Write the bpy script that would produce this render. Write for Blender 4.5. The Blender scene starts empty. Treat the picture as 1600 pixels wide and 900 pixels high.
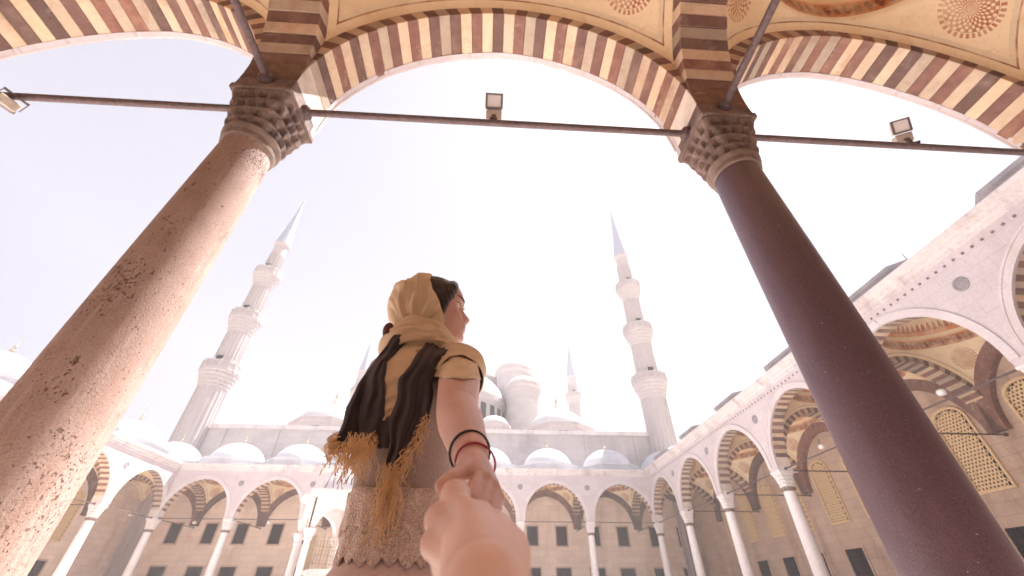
import bpy, math, random
import numpy as np
from mathutils import Matrix, Vector, Euler, noise as mnoise
random.seed(7); rng = np.random.default_rng(7)
R_ = math.radians; PI = math.pi
SC = bpy.context.scene; COL = SC.collection
B = 6.6                      # one bay of the portico, metres
HC = 0.80                    # camera height above the portico floor

# ------------------------------------------------------------------ camera
PITCH, YAW, FPX = 37.92, 3.39, 622.1
CAM = Vector((-0.016, 0.077, HC))
cd = bpy.data.cameras.new('camera'); cam = bpy.data.objects.new('camera', cd); COL.objects.link(cam)
cam.location = CAM; cam.rotation_euler = Euler((R_(90 + PITCH), 0, R_(-YAW)), 'XYZ')
cd.sensor_width = 36; cd.lens = 36 * FPX / 1600; cd.clip_start = 0.02; cd.clip_end = 6000
cd.dof.use_dof = True; cd.dof.focus_distance = 1.3; cd.dof.aperture_fstop = 4.0
SC.camera = cam

# ------------------------------------------------------------------ light
SUN_EL, SUN_AZ = 64.0, 50.0          # azimuth measured from +Y towards +X
w = bpy.data.worlds.new('World'); SC.world = w; w.use_nodes = True
nt = w.node_tree; bgn = nt.nodes['Background']
sky = nt.nodes.new('ShaderNodeTexSky'); sky.sky_type = 'NISHITA'; sky.sun_disc = False
sky.sun_elevation = R_(SUN_EL); sky.sun_rotation = R_(SUN_AZ)
sky.air_density = 1.0; sky.dust_density = 3.0; sky.ozone_density = 0.6; sky.altitude = 0
veil = nt.nodes.new('ShaderNodeMix'); veil.data_type = 'RGBA'; veil.inputs[0].default_value = 0.93      # thin even cloud veil over the whole sky
veil.inputs[7].default_value = (1.08, 1.04, 1.16, 1); nt.links.new(sky.outputs[0], veil.inputs[6])
nt.links.new(veil.outputs[2], bgn.inputs[0]); bgn.inputs[1].default_value = 0.15
sd = bpy.data.lights.new('sun', 'SUN'); sun = bpy.data.objects.new('sun', sd); COL.objects.link(sun)
sd.energy = 5.0; sd.angle = R_(0.6); sd.color = (1.0, 0.945, 0.905)
sdir = Vector((math.sin(R_(SUN_AZ)) * math.cos(R_(SUN_EL)), math.cos(R_(SUN_AZ)) * math.cos(R_(SUN_EL)), math.sin(R_(SUN_EL))))
sun.rotation_euler = (-sdir).to_track_quat('-Z', 'Y').to_euler(); sun.location = (20, 30, 60)
SC.view_settings.view_transform = 'Standard'; SC.view_settings.look = 'None'
SC.view_settings.gamma = 1; SC.view_settings.use_curve_mapping = False
SC.view_settings.exposure = 1.98
SC.render.engine = 'CYCLES'
SC.cycles.use_denoising = True
SC.cycles.max_bounces = 10; SC.cycles.diffuse_bounces = 6; SC.cycles.volume_bounces = 1
SC.cycles.sample_clamp_indirect = 8

# ------------------------------------------------------------------ helpers
def at(u, v, Y=None, X=None, Z=None):
    """world point seen at photo pixel (u,v) on a plane Y=, X= or Z="""
    x, a = u - 800, 450 - v
    cp, sp = math.cos(R_(PITCH)), math.sin(R_(PITCH)); cy, sy = math.cos(R_(YAW)), math.sin(R_(YAW))
    f = FPX * cp - a * sp; up = FPX * sp + a * cp
    d = Vector((x * cy + f * sy, -x * sy + f * cy, up))
    if Y is not None: t = (Y - CAM.y) / d.y
    elif X is not None: t = (X - CAM.x) / d.x
    else: t = (Z - CAM.z) / d.z
    return CAM + d * t

MATS = {}
def material(name): return MATS[name]
class NT:
    def __init__(s, name, rough=0.8, spec=0.3):
        m = bpy.data.materials.new(name); m.use_nodes = True; s.m = m; s.t = m.node_tree
        s.b = s.t.nodes['Principled BSDF']; s.b.inputs['Roughness'].default_value = rough
        s.b.inputs['Specular IOR Level'].default_value = spec
        s.co = s.n('ShaderNodeTexCoord'); MATS[name] = m
    def n(s, k, **kw):
        x = s.t.nodes.new(k)
        for a, v in kw.items(): setattr(x, a, v)
        return x
    def l(s, a, b): s.t.links.new(a, b)
    def put(s, sock, v):
        if hasattr(v, 'links') or hasattr(v, 'is_linked'): s.l(v, sock)
        else: sock.default_value = v
    def math(s, op, a, b=0.0, c=None, clamp=False):
        x = s.n('ShaderNodeMath', operation=op); x.use_clamp = clamp
        s.put(x.inputs[0], a); s.put(x.inputs[1], b)
        if c is not None: s.put(x.inputs[2], c)
        return x.outputs[0]
    def noise(s, scale, detail=4, rough=0.55, vec=None, dist=0.0):
        x = s.n('ShaderNodeTexNoise'); x.inputs['Scale'].default_value = scale
        x.inputs['Detail'].default_value = detail; x.inputs['Roughness'].default_value = rough
        x.inputs['Distortion'].default_value = dist
        s.l(vec if vec is not None else s.co.outputs['Object'], x.inputs['Vector']); return x.outputs['Fac']
    def ramp(s, fac, stops):
        x = s.n('ShaderNodeValToRGB'); e = x.color_ramp.elements
        while len(e) < len(stops): e.new(0.5)
        for i, (p, c) in enumerate(stops): e[i].position = p; e[i].color = (*c, 1)
        s.l(fac, x.inputs[0]); return x.outputs[0]
    def mix(s, fac, a, b, mode='MIX'):
        x = s.n('ShaderNodeMix', data_type='RGBA', blend_type=mode)
        s.put(x.inputs['Factor'], fac)
        for k, v in (('A', a), ('B', b)):
            so = [i for i in x.inputs if i.name == k and i.type == 'RGBA'][0]
            if isinstance(v, tuple): so.default_value = (*v, 1)
            else: s.l(v, so)
        return [o for o in x.outputs if o.type == 'RGBA'][0]
    def color(s, c):
        if isinstance(c, tuple): s.b.inputs['Base Color'].default_value = (*c, 1)
        else: s.l(c, s.b.inputs['Base Color'])
    def bump(s, h, strength=0.4, dist=0.02):
        x = s.n('ShaderNodeBump'); x.inputs['Strength'].default_value = strength; x.inputs['Distance'].default_value = dist
        s.l(h, x.inputs['Height']); s.l(x.outputs[0], s.b.inputs['Normal'])
    def mapping(s, scale=(1, 1, 1), rot=(0, 0, 0)):
        x = s.n('ShaderNodeMapping'); x.inputs['Scale'].default_value = scale; x.inputs['Rotation'].default_value = rot
        s.l(s.co.outputs['Object'], x.inputs['Vector']); return x.outputs[0]
    def rand(s):
        return s.n('ShaderNodeObjectInfo').outputs['Random']

def stone(name, lo, hi, scale=1.2, rough=0.85, stain=None, blocks=None, bump=0.3, fine=14):
    k = NT(name, rough, 0.25)
    a = k.noise(scale, 6, 0.6); c = k.ramp(a, [(0.3, lo), (0.7, hi)])
    f = k.noise(fine, 5, 0.65); c = k.mix(0.35, c, k.ramp(f, [(0.3, tuple(x * 0.75 for x in lo)), (0.7, tuple(min(1, x * 1.12) for x in hi))]))
    if stain:
        v = k.noise(scale * 0.7, 5, 0.7, k.mapping((1.2, 1.2, 0.25)))
        c = k.mix(k.ramp(v, [(0.52, (0, 0, 0)), (0.72, (0.75, 0.75, 0.75))]), c, stain)
    h = f
    if blocks:
        bw, bh, plane = blocks
        sep = k.n('ShaderNodeSeparateXYZ'); k.l(k.co.outputs['Object'], sep.inputs[0])
        cm = k.n('ShaderNodeCombineXYZ'); k.l(sep.outputs[0], cm.inputs[0]); k.l(sep.outputs[2], cm.inputs[1])
        br = k.n('ShaderNodeTexBrick'); br.inputs['Scale'].default_value = 1
        br.inputs['Brick Width'].default_value = bw; br.inputs['Row Height'].default_value = bh
        br.inputs['Mortar Size'].default_value = 0.012; br.inputs['Mortar Smooth'].default_value = 0.4
        br.inputs['Color1'].default_value = (1, 1, 1, 1); br.inputs['Color2'].default_value = (0.80, 0.78, 0.76, 1); br.inputs['Mortar'].default_value = (0.52, 0.47, 0.44, 1)
        k.l(cm.outputs[0], br.inputs['Vector'])
        c = k.mix(0.35 if name == 'facade_stone' else 0.6, c, br.outputs['Color'], 'MULTIPLY')
        h = k.math('ADD', k.math('MULTIPLY', f, 0.4), k.math('MULTIPLY', br.outputs['Fac'], -0.7))
    k.color(c); k.bump(h, bump, 0.02); return k.m

# materials of the place --------------------------------------------------
stone('facade_stone', (0.46, 0.405, 0.42), (0.56, 0.50, 0.515), 0.5, stain=(0.42, 0.36, 0.36), blocks=(1.1, 0.48, 'xz'))
stone('moulding_stone', (0.48, 0.43, 0.44), (0.59, 0.54, 0.545), 0.8, stain=(0.40, 0.33, 0.31))
stone('cornice_stone', (0.50, 0.45, 0.45), (0.64, 0.59, 0.58), 1.0, stain=(0.26, 0.20, 0.20))
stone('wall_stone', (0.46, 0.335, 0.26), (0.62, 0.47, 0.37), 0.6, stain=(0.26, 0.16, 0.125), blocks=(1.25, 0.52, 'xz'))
stone('lit_wall_stone', (0.74, 0.60, 0.50), (0.84, 0.70, 0.60), 0.6, stain=(0.56, 0.41, 0.32), blocks=(1.25, 0.52, 'xz'))  # same stone as wall_stone, with brighter light and haze painted into its colour
stone('mosque_stone', (0.43, 0.39, 0.39), (0.52, 0.475, 0.475), 0.15, stain=(0.31, 0.27, 0.285), blocks=(1.6, 0.7, 'xz'))
stone('minaret_stone', (0.38, 0.335, 0.335), (0.46, 0.41, 0.41), 0.3, stain=(0.28, 0.25, 0.26), bump=0.15)
stone('capital_stone', (0.05, 0.025, 0.024), (0.27, 0.195, 0.165), 2.4, stain=(0.02, 0.009, 0.012), bump=0.8, fine=22)
stone('white_marble', (0.60, 0.56, 0.55), (0.74, 0.70, 0.69), 1.5, 0.55, stain=(0.46, 0.38, 0.35))
stone('paving_stone', (0.59, 0.515, 0.475), (0.70, 0.625, 0.58), 0.8, 0.6, stain=(0.53, 0.455, 0.41))
stone('court_marble', (0.70, 0.635, 0.60), (0.80, 0.73, 0.695), 0.8, 0.6, stain=(0.52, 0.45, 0.39))
stone('earth', (0.30, 0.26, 0.22), (0.40, 0.35, 0.30), 0.05)
stone('lead', (0.48, 0.48, 0.52), (0.60, 0.60, 0.63), 0.8, 0.5, stain=(0.40, 0.39, 0.43), bump=0.1)
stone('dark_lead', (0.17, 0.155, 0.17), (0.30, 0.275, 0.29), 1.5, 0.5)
stone('spire_lead', (0.28, 0.30, 0.40), (0.36, 0.38, 0.47), 1.5, 0.5)
stone('mortar', (0.34, 0.25, 0.20), (0.46, 0.35, 0.28), 4)
stone('bronze', (0.12, 0.08, 0.065), (0.25, 0.185, 0.15), 6, 0.55, stain=(0.10, 0.06, 0.05))

def voussoir_mat(name, lo, hi, patch):
    k = NT(name, 0.82, 0.2)
    oi = k.rand(); g = k.n('ShaderNodeNewGeometry'); P = g.outputs['Position']
    a = k.noise(5.0, 7, 0.7, P, 0.4); c = k.ramp(a, [(0.25, lo), (0.75, hi)])
    n3 = k.noise(0.8, 6, 0.75, P, 0.5); c = k.mix(k.ramp(n3, [(0.50, (0, 0, 0)), (0.68, (0.75, 0.75, 0.75))]), c, patch)
    n4 = k.noise(2.4, 6, 0.75, P, 0.8); c = k.mix(k.ramp(n4, [(0.58, (0, 0, 0)), (0.72, (0.6, 0.6, 0.6))]), c, (0.46, 0.36, 0.29))      # lost paint
    n5 = k.noise(1.5, 5, 0.7, P, 0.3); c = k.mix(k.ramp(n5, [(0.56, (0, 0, 0)), (0.75, (0.45, 0.45, 0.45))]), c, (0.11, 0.06, 0.05))  # dark grime blotches, also standing in for shade on the crosswise arches
    hs = k.n('ShaderNodeHueSaturation'); k.l(c, hs.inputs['Color'])
    k.l(k.math('ADD', 0.68, k.math('MULTIPLY', oi, 0.55)), hs.inputs['Value'])
    k.l(k.math('ADD', 0.80, k.math('MULTIPLY', oi, 0.30)), hs.inputs['Saturation'])
    f = k.noise(25, 4, 0.6, P)
    k.color(hs.outputs[0]); k.bump(f, 0.45, 0.02)
voussoir_mat('red_voussoir', (0.135, 0.068, 0.056), (0.235, 0.130, 0.105), (0.33, 0.20, 0.14))
voussoir_mat('cream_voussoir', (0.45, 0.335, 0.235), (0.58, 0.455, 0.345), (0.40, 0.235, 0.14))
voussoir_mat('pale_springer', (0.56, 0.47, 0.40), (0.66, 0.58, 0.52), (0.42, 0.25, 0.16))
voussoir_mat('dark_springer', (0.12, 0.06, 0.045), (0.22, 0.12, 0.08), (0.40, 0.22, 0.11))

# left column: pitted pinkish limestone; right column: dark polished porphyry-like granite
k = NT('pitted_stone', 0.8, 0.25)
g = k.noise(1.6, 6, 0.6); c = k.ramp(g, [(0.3, (0.235, 0.150, 0.120)), (0.7, (0.37, 0.275, 0.24))])
sp = k.noise(60, 3, 0.7); c = k.mix(0.22, c, k.ramp(sp, [(0.35, (0.13, 0.06, 0.047)), (0.65, (0.44, 0.345, 0.31))]))
cl = k.noise(1.7, 4, 0.6); pits = k.noise(48, 3, 0.6, k.mapping((1, 1, 0.7)))
pm = k.math('SUBTRACT', k.math('ADD', pits, k.math('MULTIPLY', cl, 0.80)), 1.055)
pm = k.math('MULTIPLY', pm, 14, clamp=True)
c = k.mix(pm, c, (0.16, 0.075, 0.05))
p2 = k.noise(17, 4, 0.65, k.mapping((1, 1, 0.6))); c2 = k.noise(1.1, 3, 0.6); pm2 = k.math('MULTIPLY', k.math('SUBTRACT', k.math('ADD', p2, k.math('MULTIPLY', c2, 0.9)), 1.145), 14, clamp=True)
c = k.mix(pm2, c, (0.17, 0.085, 0.055)); pm = k.math('MAXIMUM', pm, pm2)
sk = k.noise(3.0, 6, 0.75, k.mapping((3.0, 3.0, 0.18)), 0.4); c = k.mix(k.ramp(sk, [(0.52, (0, 0, 0)), (0.72, (0.5, 0.5, 0.5))]), c, (0.50, 0.42, 0.375))
gr_ = k.noise(1.1, 6, 0.7, k.mapping((2.5, 2.5, 0.6)), 0.6); c = k.mix(k.ramp(gr_, [(0.48, (0, 0, 0)), (0.75, (0.7, 0.7, 0.7))]), c, (0.25, 0.14, 0.10))
ck = k.noise(1.5, 3, 0.5, k.mapping((1.0, 1.0, 1.6)), 0.5); c = k.mix(k.math('MULTIPLY', k.math('SUBTRACT', 0.004, k.math('ABSOLUTE', k.math('SUBTRACT', ck, 0.5))), 120, clamp=True), c, (0.12, 0.06, 0.045)); k.color(c)
k.bump(k.math('SUBTRACT', k.math('MULTIPLY', sp, 0.25), k.math('MULTIPLY', pm, 1.6)), 0.9, 0.02)
k = NT('dark_granite', 0.40, 0.55)
g = k.noise(1.3, 5, 0.6, k.mapping((1, 1, 0.35))); c = k.ramp(g, [(0.3, (0.050, 0.024, 0.037)), (0.75, (0.092, 0.050, 0.066))])
big = k.noise(0.9, 6, 0.7, k.mapping((2.2, 2.2, 0.5)), 0.8); c = k.mix(k.ramp(big, [(0.45, (0, 0, 0)), (0.75, (0.8, 0.8, 0.8))]), c, (0.15, 0.088, 0.10))
vein = k.noise(2.2, 5, 0.75, k.mapping((1.6, 1.6, 0.35)), 1.6); c = k.mix(k.math('MULTIPLY', k.math('SUBTRACT', 0.022, k.math('ABSOLUTE', k.math('SUBTRACT', vein, 0.5))), 25, clamp=True), c, (0.045, 0.022, 0.028))
sp = k.noise(110, 3, 0.75); c = k.mix(0.5, c, k.ramp(sp, [(0.4, (0.030, 0.013, 0.021)), (0.62, (0.14, 0.08, 0.098))]))
st = k.noise(40, 2, 0.5); c = k.mix(k.math('MULTIPLY', k.math('SUBTRACT', st, 0.73), 12, clamp=True), c, (0.5, 0.42, 0.4))
k.color(c); k.bump(sp, 0.12, 0.004)

# painted vault: ochre plaster with printed ring bands and roundels (flat print)
k = NT('painted_plaster', 0.85, 0.15)
s3 = k.n('ShaderNodeSeparateXYZ'); k.l(k.co.outputs['Object'], s3.inputs[0])
X, Y, Z = s3.outputs
g = k.noise(0.7, 5, 0.6); base = k.ramp(g, [(0.3, (0.74, 0.585, 0.375)), (0.7, (0.85, 0.71, 0.50))])
ax, ay = k.math('ABSOLUTE', X), k.math('ABSOLUTE', Y)
edge = k.math('MAXIMUM', ax, ay)
ang = k.math('ARCTAN2', Y, X)
def band(lo, hi, val): return k.math('MULTIPLY', k.math('GREATER_THAN', val, lo), k.math('LESS_THAN', val, hi))
# border lines
c = k.mix(band(2.72, 2.78, edge), base, (0.70, 0.60, 0.44))
c = k.mix(band(2.78, 2.80, edge), c, (0.30, 0.14, 0.07))
# chain band round the dome's foot
ch = k.math('MULTIPLY', k.math('ABSOLUTE', k.math('SINE', k.math('MULTIPLY', ang, 42))), 1.0)
zz = k.math('MULTIPLY', k.math('ABSOLUTE', k.math('SUBTRACT', Z, 10.44)), 5.2)
c = k.mix(band(10.24, 10.64, Z), c, (0.44, 0.16, 0.06))
c = k.mix(k.math('MULTIPLY', band(10.24, 10.64, Z), k.math('GREATER_THAN', ch, k.math('ADD', zz, 0.25))), c, (0.20, 0.06, 0.04))
c = k.mix(band(10.64, 10.70, Z), c, (0.72, 0.36, 0.20))
saw = k.math('MULTIPLY', k.math('ABSOLUTE', k.math('SINE', k.math('MULTIPLY', ang, 36))), 0.34)
c = k.mix(band(10.86, 11.02, Z), c, (0.62, 0.26, 0.11))
c = k.mix(k.math('MULTIPLY', k.math('GREATER_THAN', Z, 11.02), k.math('LESS_THAN', Z, k.math('ADD', saw, 11.02))), c, (0.40, 0.13, 0.06))
# roundels on the pendentives
dx, dy = k.math('SUBTRACT', ax, 2.27), k.math('SUBTRACT', ay, 2.27)
dz = k.math('MULTIPLY', k.math('SUBTRACT', Z, 9.67), 0.6)
rr = k.math('SQRT', k.math('ADD', k.math('ADD', k.math('MULTIPLY', dx, dx), k.math('MULTIPLY', dy, dy)), k.math('MULTIPLY', dz, dz)))
an2 = k.math('ARCTAN2', k.math('SUBTRACT', dx, dy), k.math('MULTIPLY', dz, 2.0))
pet = k.math('MULTIPLY', k.math('SINE', k.math('MULTIPLY', an2, 20)), k.math('SINE', k.math('MULTIPLY', rr, 62)))
c = k.mix(k.math('MULTIPLY', k.math('LESS_THAN', rr, 0.36), k.math('GREATER_THAN', pet, -0.12)), c, (0.42, 0.17, 0.10))
rim = k.math('GREATER_THAN', k.math('SINE', k.math('MULTIPLY', an2, 32)), -0.1)
c = k.mix(k.math('MULTIPLY', band(0.37, 0.44, rr), rim), c, (0.44, 0.18, 0.11))
c = k.mix(k.ramp(k.noise(2.2, 6, 0.75), [(0.42, (0, 0, 0)), (0.62, (0.55, 0.55, 0.55))]), c, base)
c = k.mix(k.ramp(k.noise(0.8, 7, 0.75, None, 0.8), [(0.48, (0, 0, 0)), (0.74, (0.65, 0.65, 0.65))]), c, (0.60, 0.43, 0.26))
c = k.mix(k.ramp(k.noise(2.6, 6, 0.75, None, 0.6), [(0.58, (0, 0, 0)), (0.76, (0.5, 0.5, 0.5))]), c, (0.42, 0.27, 0.15))
hc = k.noise(1.3, 5, 0.65, None, 1.2); c = k.mix(k.math('MULTIPLY', k.math('SUBTRACT', 0.0035, k.math('ABSOLUTE', k.math('SUBTRACT', hc, 0.5))), 160, clamp=True), c, (0.36, 0.23, 0.13))
k.color(c); k.bump(k.noise(9, 4), 0.15, 0.02)

def flat(name, col, rough=0.6, metal=0.0, spec=0.4, var=0.15, scale=12):
    k = NT(name, rough, spec); k.b.inputs['Metallic'].default_value = metal
    a = k.noise(scale, 4); k.color(k.ramp(a, [(0.3, tuple(x * (1 - var) for x in col)), (0.7, tuple(min(1, x * (1 + var)) for x in col))]))
    k.bump(a, 0.1, 0.01); return k.m
flat('iron', (0.10, 0.065, 0.065), 0.55, 0.3, var=0.35, scale=20)
flat('lamp_housing', (0.42, 0.36, 0.31), 0.5, 0.2)
flat('lamp_frame', (0.16, 0.12, 0.12), 0.5, 0.2)
flat('lamp_glass', (0.72, 0.72, 0.74), 0.15, 0, 0.6, 0.05)
flat('lamp_white', (0.8, 0.8, 0.8), 0.4, 0, 0.5, 0.05)
flat('gilt', (0.42, 0.34, 0.24), 0.4, 0.5)
flat('dark_glass', (0.012, 0.006, 0.012), 0.6, 0, 0.02, 0.3, 2)
flat('window_iron', (0.018, 0.012, 0.016), 0.7, 0.0, 0.1)
flat('lattice_plaster', (0.66, 0.48, 0.28), 0.8)

# ---- mesh helpers
def obj(name, me, parent=None, mat=None):
    o = bpy.data.objects.new(name, me); COL.objects.link(o)
    if parent is not None: o.parent = parent
    if mat and not me.materials: me.materials.append(MATS[mat])
    return o
def mesh(name, V, F, mat=None, smooth=False):
    me = bpy.data.meshes.new(name); me.from_pydata([tuple(v) for v in V], [], [tuple(f) for f in F]); me.update()
    if mat: me.materials.append(MATS[mat])
    if smooth: me.polygons.foreach_set('use_smooth', [True] * len(me.polygons))
    return me
def empty(name, M=None):
    o = bpy.data.objects.new(name, None); COL.objects.link(o); o.empty_display_size = 0.2
    if M is not None: o.matrix_world = M
    return o
def tag(o, label=None, cat=None, group=None, kind=None):
    if label: o['label'] = label
    if cat: o['category'] = cat
    if group: o['group'] = group
    if kind: o['kind'] = kind
    return o
class MB:
    def __init__(s): s.V = []; s.F = []
    def add(s, V, F):
        n = len(s.V); s.V += [tuple(v) for v in V]; s.F += [tuple(i + n for i in f) for f in F]; return s
    def box(s, x0, x1, y0, y1, z0, z1, M=None):
        V = [Vector((x, y, z)) for z in (z0, z1) for y in (y0, y1) for x in (x0, x1)]
        if M is not None: V = [M @ v for v in V]
        return s.add(V, [(0, 2, 3, 1), (4, 5, 7, 6), (0, 1, 5, 4), (2, 6, 7, 3), (0, 4, 6, 2), (1, 3, 7, 5)])
    def lathe(s, prof, n=32, c=(0, 0), cap=True, rot=0.0, closed_top=True):
        V = []; F = []
        for r, z in prof:
            for i in range(n):
                a = 2 * PI * i / n + rot; V.append((c[0] + r * math.cos(a), c[1] + r * math.sin(a), z))
        for j in range(len(prof) - 1):
            for i in range(n):
                k2 = (i + 1) % n; F.append((j * n + i, j * n + k2, (j + 1) * n + k2, (j + 1) * n + i))
        if cap:
            F.append(tuple(range(n - 1, -1, -1))); F.append(tuple((len(prof) - 1) * n + i for i in range(n)))
        return s.add(V, F)
    def tube(s, pts, rad, n=10):
        V = []; F = []; m = len(pts); rad = rad if isinstance(rad, (list, tuple)) else [rad] * m
        pts = [Vector(p) for p in pts]; prev = None
        for i, p in enumerate(pts):
            t = (pts[min(i + 1, m - 1)] - pts[max(i - 1, 0)]).normalized()
            ref = prev if prev is not None else (Vector((0, 0, 1)) if abs(t.z) < 0.9 else Vector((1, 0, 0)))
            a = (ref - t * ref.dot(t)).normalized(); prev = a; b_ = t.cross(a)
            for q in range(n):
                th = 2 * PI * q / n; V.append(p + (a * math.cos(th) + b_ * math.sin(th)) * rad[i])
        for i in range(m - 1):
            for q in range(n):
                k2 = (q + 1) % n; F.append((i * n + q, i * n + k2, (i + 1) * n + k2, (i + 1) * n + q))
        F.append(tuple(range(n - 1, -1, -1))); F.append(tuple((m - 1) * n + q for q in range(n)))
        return s.add(V, F)
    def me(s, name, mat=None, smooth=False): return mesh(name, s.V, s.F, mat, smooth)
    def build(s, name, mat, parent=None, smooth=False): return obj(name, s.me(name, mat, smooth), parent)
def smooth_by_angle(me, deg=40):
    me.polygons.foreach_set('use_smooth', [True] * len(me.polygons))
    import bmesh
    bm = bmesh.new(); bm.from_mesh(me)
    for e in bm.edges:
        e.smooth = not (len(e.link_faces) == 2 and e.calc_face_angle(0) > R_(deg))
    bm.to_mesh(me); bm.free(); return me

# ------------------------------------------------------------------ the ground
g_ = MB().box(-3000, 3000, -3000, 3000, -1.3, -0.9).build('ground', 'earth'); tag(g_, kind='structure')
c_ = MB().box(-4.5 * B - 0.9 + 1.82, 2.5 * B - 0.9, 0.5 * B + 0.9, 6.5 * B - 0.9, -0.9, -0.30).build('courtyard_paving', 'court_marble'); tag(c_, kind='structure')
for nm, bx in (('portico_floor', (-5.6 * B, 3.6 * B, -0.6 * B, 0.5 * B + 0.9)), ('portico_floor', (-5.6 * B, 3.6 * B, 6.5 * B - 0.9, 7.6 * B)),
               ('portico_floor', (2.5 * B - 0.9, 3.6 * B, 0.5 * B + 0.9, 6.5 * B - 0.9)), ('portico_floor', (-5.6 * B, -4.5 * B + 0.92, 0.5 * B + 0.9, 6.5 * B - 0.9))):
    tag(MB().box(bx[0], bx[1], bx[2], bx[3], -0.9, 0.0).build(nm, 'paving_stone'), kind='structure')

# ------------------------------------------------------------------ porticoes: four wings in local frames
# local x along the arcade, local y into the portico, column line at y = 0
def frame(x, y, rz): return Matrix.Translation((x * B, y * B, 0)) @ Matrix.Rotation(R_(rz), 4, 'Z')
WINGS = {'near': frame(0, 0.5, 180), 'far': frame(0, 6.5, 0), 'right': frame(2.5, 3.5, -90), 'left': frame(-4.5, 3.5, 90)}
ZS = 6.6; HS = 2.9; RISE = 3.14; EO = (RISE ** 2 - HS ** 2) / (2 * HS); RA = HS + EO
ZTOP = 10.5
TH_END = math.atan2(RISE, EO)               # angle of the apex seen from an arc's centre
def arch_z(s):
    s = abs(s)
    return ZS + math.sqrt(max(0, RA ** 2 - (s + EO) ** 2)) if s < HS else ZS
NV = 20; TH0 = R_(8.5); DTH = (TH_END - TH0) / NV
def wedge(r0, r1, t0, t1, y0, y1, seg=1, mat=None, name='voussoir'):
    V = []; F = []
    for i in range(seg + 1):
        t = t0 + (t1 - t0) * i / seg
        for r in (r0, r1):
            for y in (y0, y1): V.append((r * math.cos(t), y, r * math.sin(t)))
    for i in range(seg):
        a = i * 4; b_ = a + 4
        F += [(a, a + 1, b_ + 1, b_), (a + 2, b_ + 2, b_ + 3, a + 3), (a, b_, b_ + 2, a + 2), (a + 1, a + 3, b_ + 3, b_ + 1)]
    F += [(0, 2, 3, 1), (seg * 4, seg * 4 + 1, seg * 4 + 3, seg * 4 + 2)]
    return mesh(name, V, F, mat)
VOUS = {}
def bevel(me, wd=0.008):
    import bmesh
    bm = bmesh.new(); bm.from_mesh(me); bmesh.ops.bevel(bm, geom=bm.edges[:], offset=wd, segments=1, affect='EDGES', profile=0.5)
    bm.to_mesh(me); bm.free(); return me
def voussoir_mesh(kind, y0, y1, var):
    key = (kind, y0, y1, var)
    if key not in VOUS:
        r = random.Random(hash(key) % 1000)
        VOUS[key] = bevel(wedge(RA - r.uniform(-0.006, 0.012), RA + 0.30, -DTH / 2 * r.uniform(0.955, 0.985), DTH / 2 * r.uniform(0.955, 0.985), y0, y1 , 1, kind))
    return VOUS[key]
def core_mesh(y0, y1, key={}):
    if (y0, y1) not in key:
        m = MB()
        for sgn in (1, -1):
            w_ = wedge(RA + 0.02, RA + 0.62, 0, TH_END, y0 + 0.006, y1 - 0.006, 24)
            V = [(sgn * (v.co.x - EO), v.co.y, v.co.z + ZS) for v in w_.vertices]; F = [tuple(p.vertices)[::sgn] for p in w_.polygons]
            m.add(V, F)
        key[(y0, y1)] = m.me('mortar_bed', 'mortar')
    return key[(y0, y1)]
def spring_mesh(kind, y0, y1, key={}):
    if (kind, y0, y1) not in key:
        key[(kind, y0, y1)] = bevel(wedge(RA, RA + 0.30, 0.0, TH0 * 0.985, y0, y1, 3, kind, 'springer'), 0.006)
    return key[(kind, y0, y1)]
def arch(M, y0, y1, label, group, pieces=True, springs=('pale_springer', 'pale_springer'), cat='arch'):
    """pointed two-centre arch in the plane y=0 of frame M, spanning local x"""
    root = empty('striped_arch', M); tag(root, label, cat, group)
    obj('mortar_bed', core_mesh(y0, y1), root)
    rr = random.Random(label)
    if pieces:
        for sgn in (1, -1):
            for i in range(NV + 0):
                t = TH0 + DTH * (i + 0.5)
                kind = 'red_voussoir' if i % 2 == (1 if sgn > 0 else 0) else 'cream_voussoir'
                o = obj('voussoir', voussoir_mesh(kind, y0, y1, rr.randrange(4)), root)
                Ml = Matrix.Translation((-EO, 0, ZS)) @ Matrix.Rotation(-t, 4, 'Y')
                if sgn < 0: Ml = Matrix.Rotation(PI, 4, 'Z') @ Ml if abs(y0 + y1) < 0.02 else Matrix.Translation((0, (y0 + y1), 0)) @ Matrix.Rotation(PI, 4, 'Z') @ Ml
                o.matrix_local = Ml
            o = obj('springer', spring_mesh(springs[0 if sgn > 0 else 1], y0, y1), root)
            Ml = Matrix.Translation((-EO, 0, ZS))
            if sgn < 0: Ml = Matrix.Translation((0, (y0 + y1), 0)) @ Matrix.Rotation(PI, 4, 'Z') @ Ml
            o.matrix_local = Ml
    else:
        obj('striped_ring', ring_mesh(y0, y1), root)
    return root
def ring_mesh(y0, y1, key={}):
    if (y0, y1) not in key:
        V = []; F = []; mi = []
        for sgn in (1, -1):
            for i in range(NV + 1):
                t0 = 0 if i == 0 else TH0 + DTH * (i - 1); t1 = TH0 if i == 0 else TH0 + DTH * i
                w_ = wedge(RA, RA + 0.3, t0, t1 - 0.004, y0, y1, 2); n = len(V)
                V += [(sgn * (v.co.x - EO), v.co.y, v.co.z + ZS) for v in w_.vertices]
                F += [tuple(x + n for x in tuple(p.vertices)[::sgn]) for p in w_.polygons]
                mi += [2 if i == 0 else (0 if i % 2 == (0 if sgn > 0 else 1) else 1)] * len(w_.polygons)
        me = mesh('striped_ring', V, F)
        for m_ in ('red_voussoir', 'cream_voussoir', 'pale_springer'): me.materials.append(MATS[m_])
        me.polygons.foreach_set('material_index', mi); key[(y0, y1)] = me
    return key[(y0, y1)]

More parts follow.
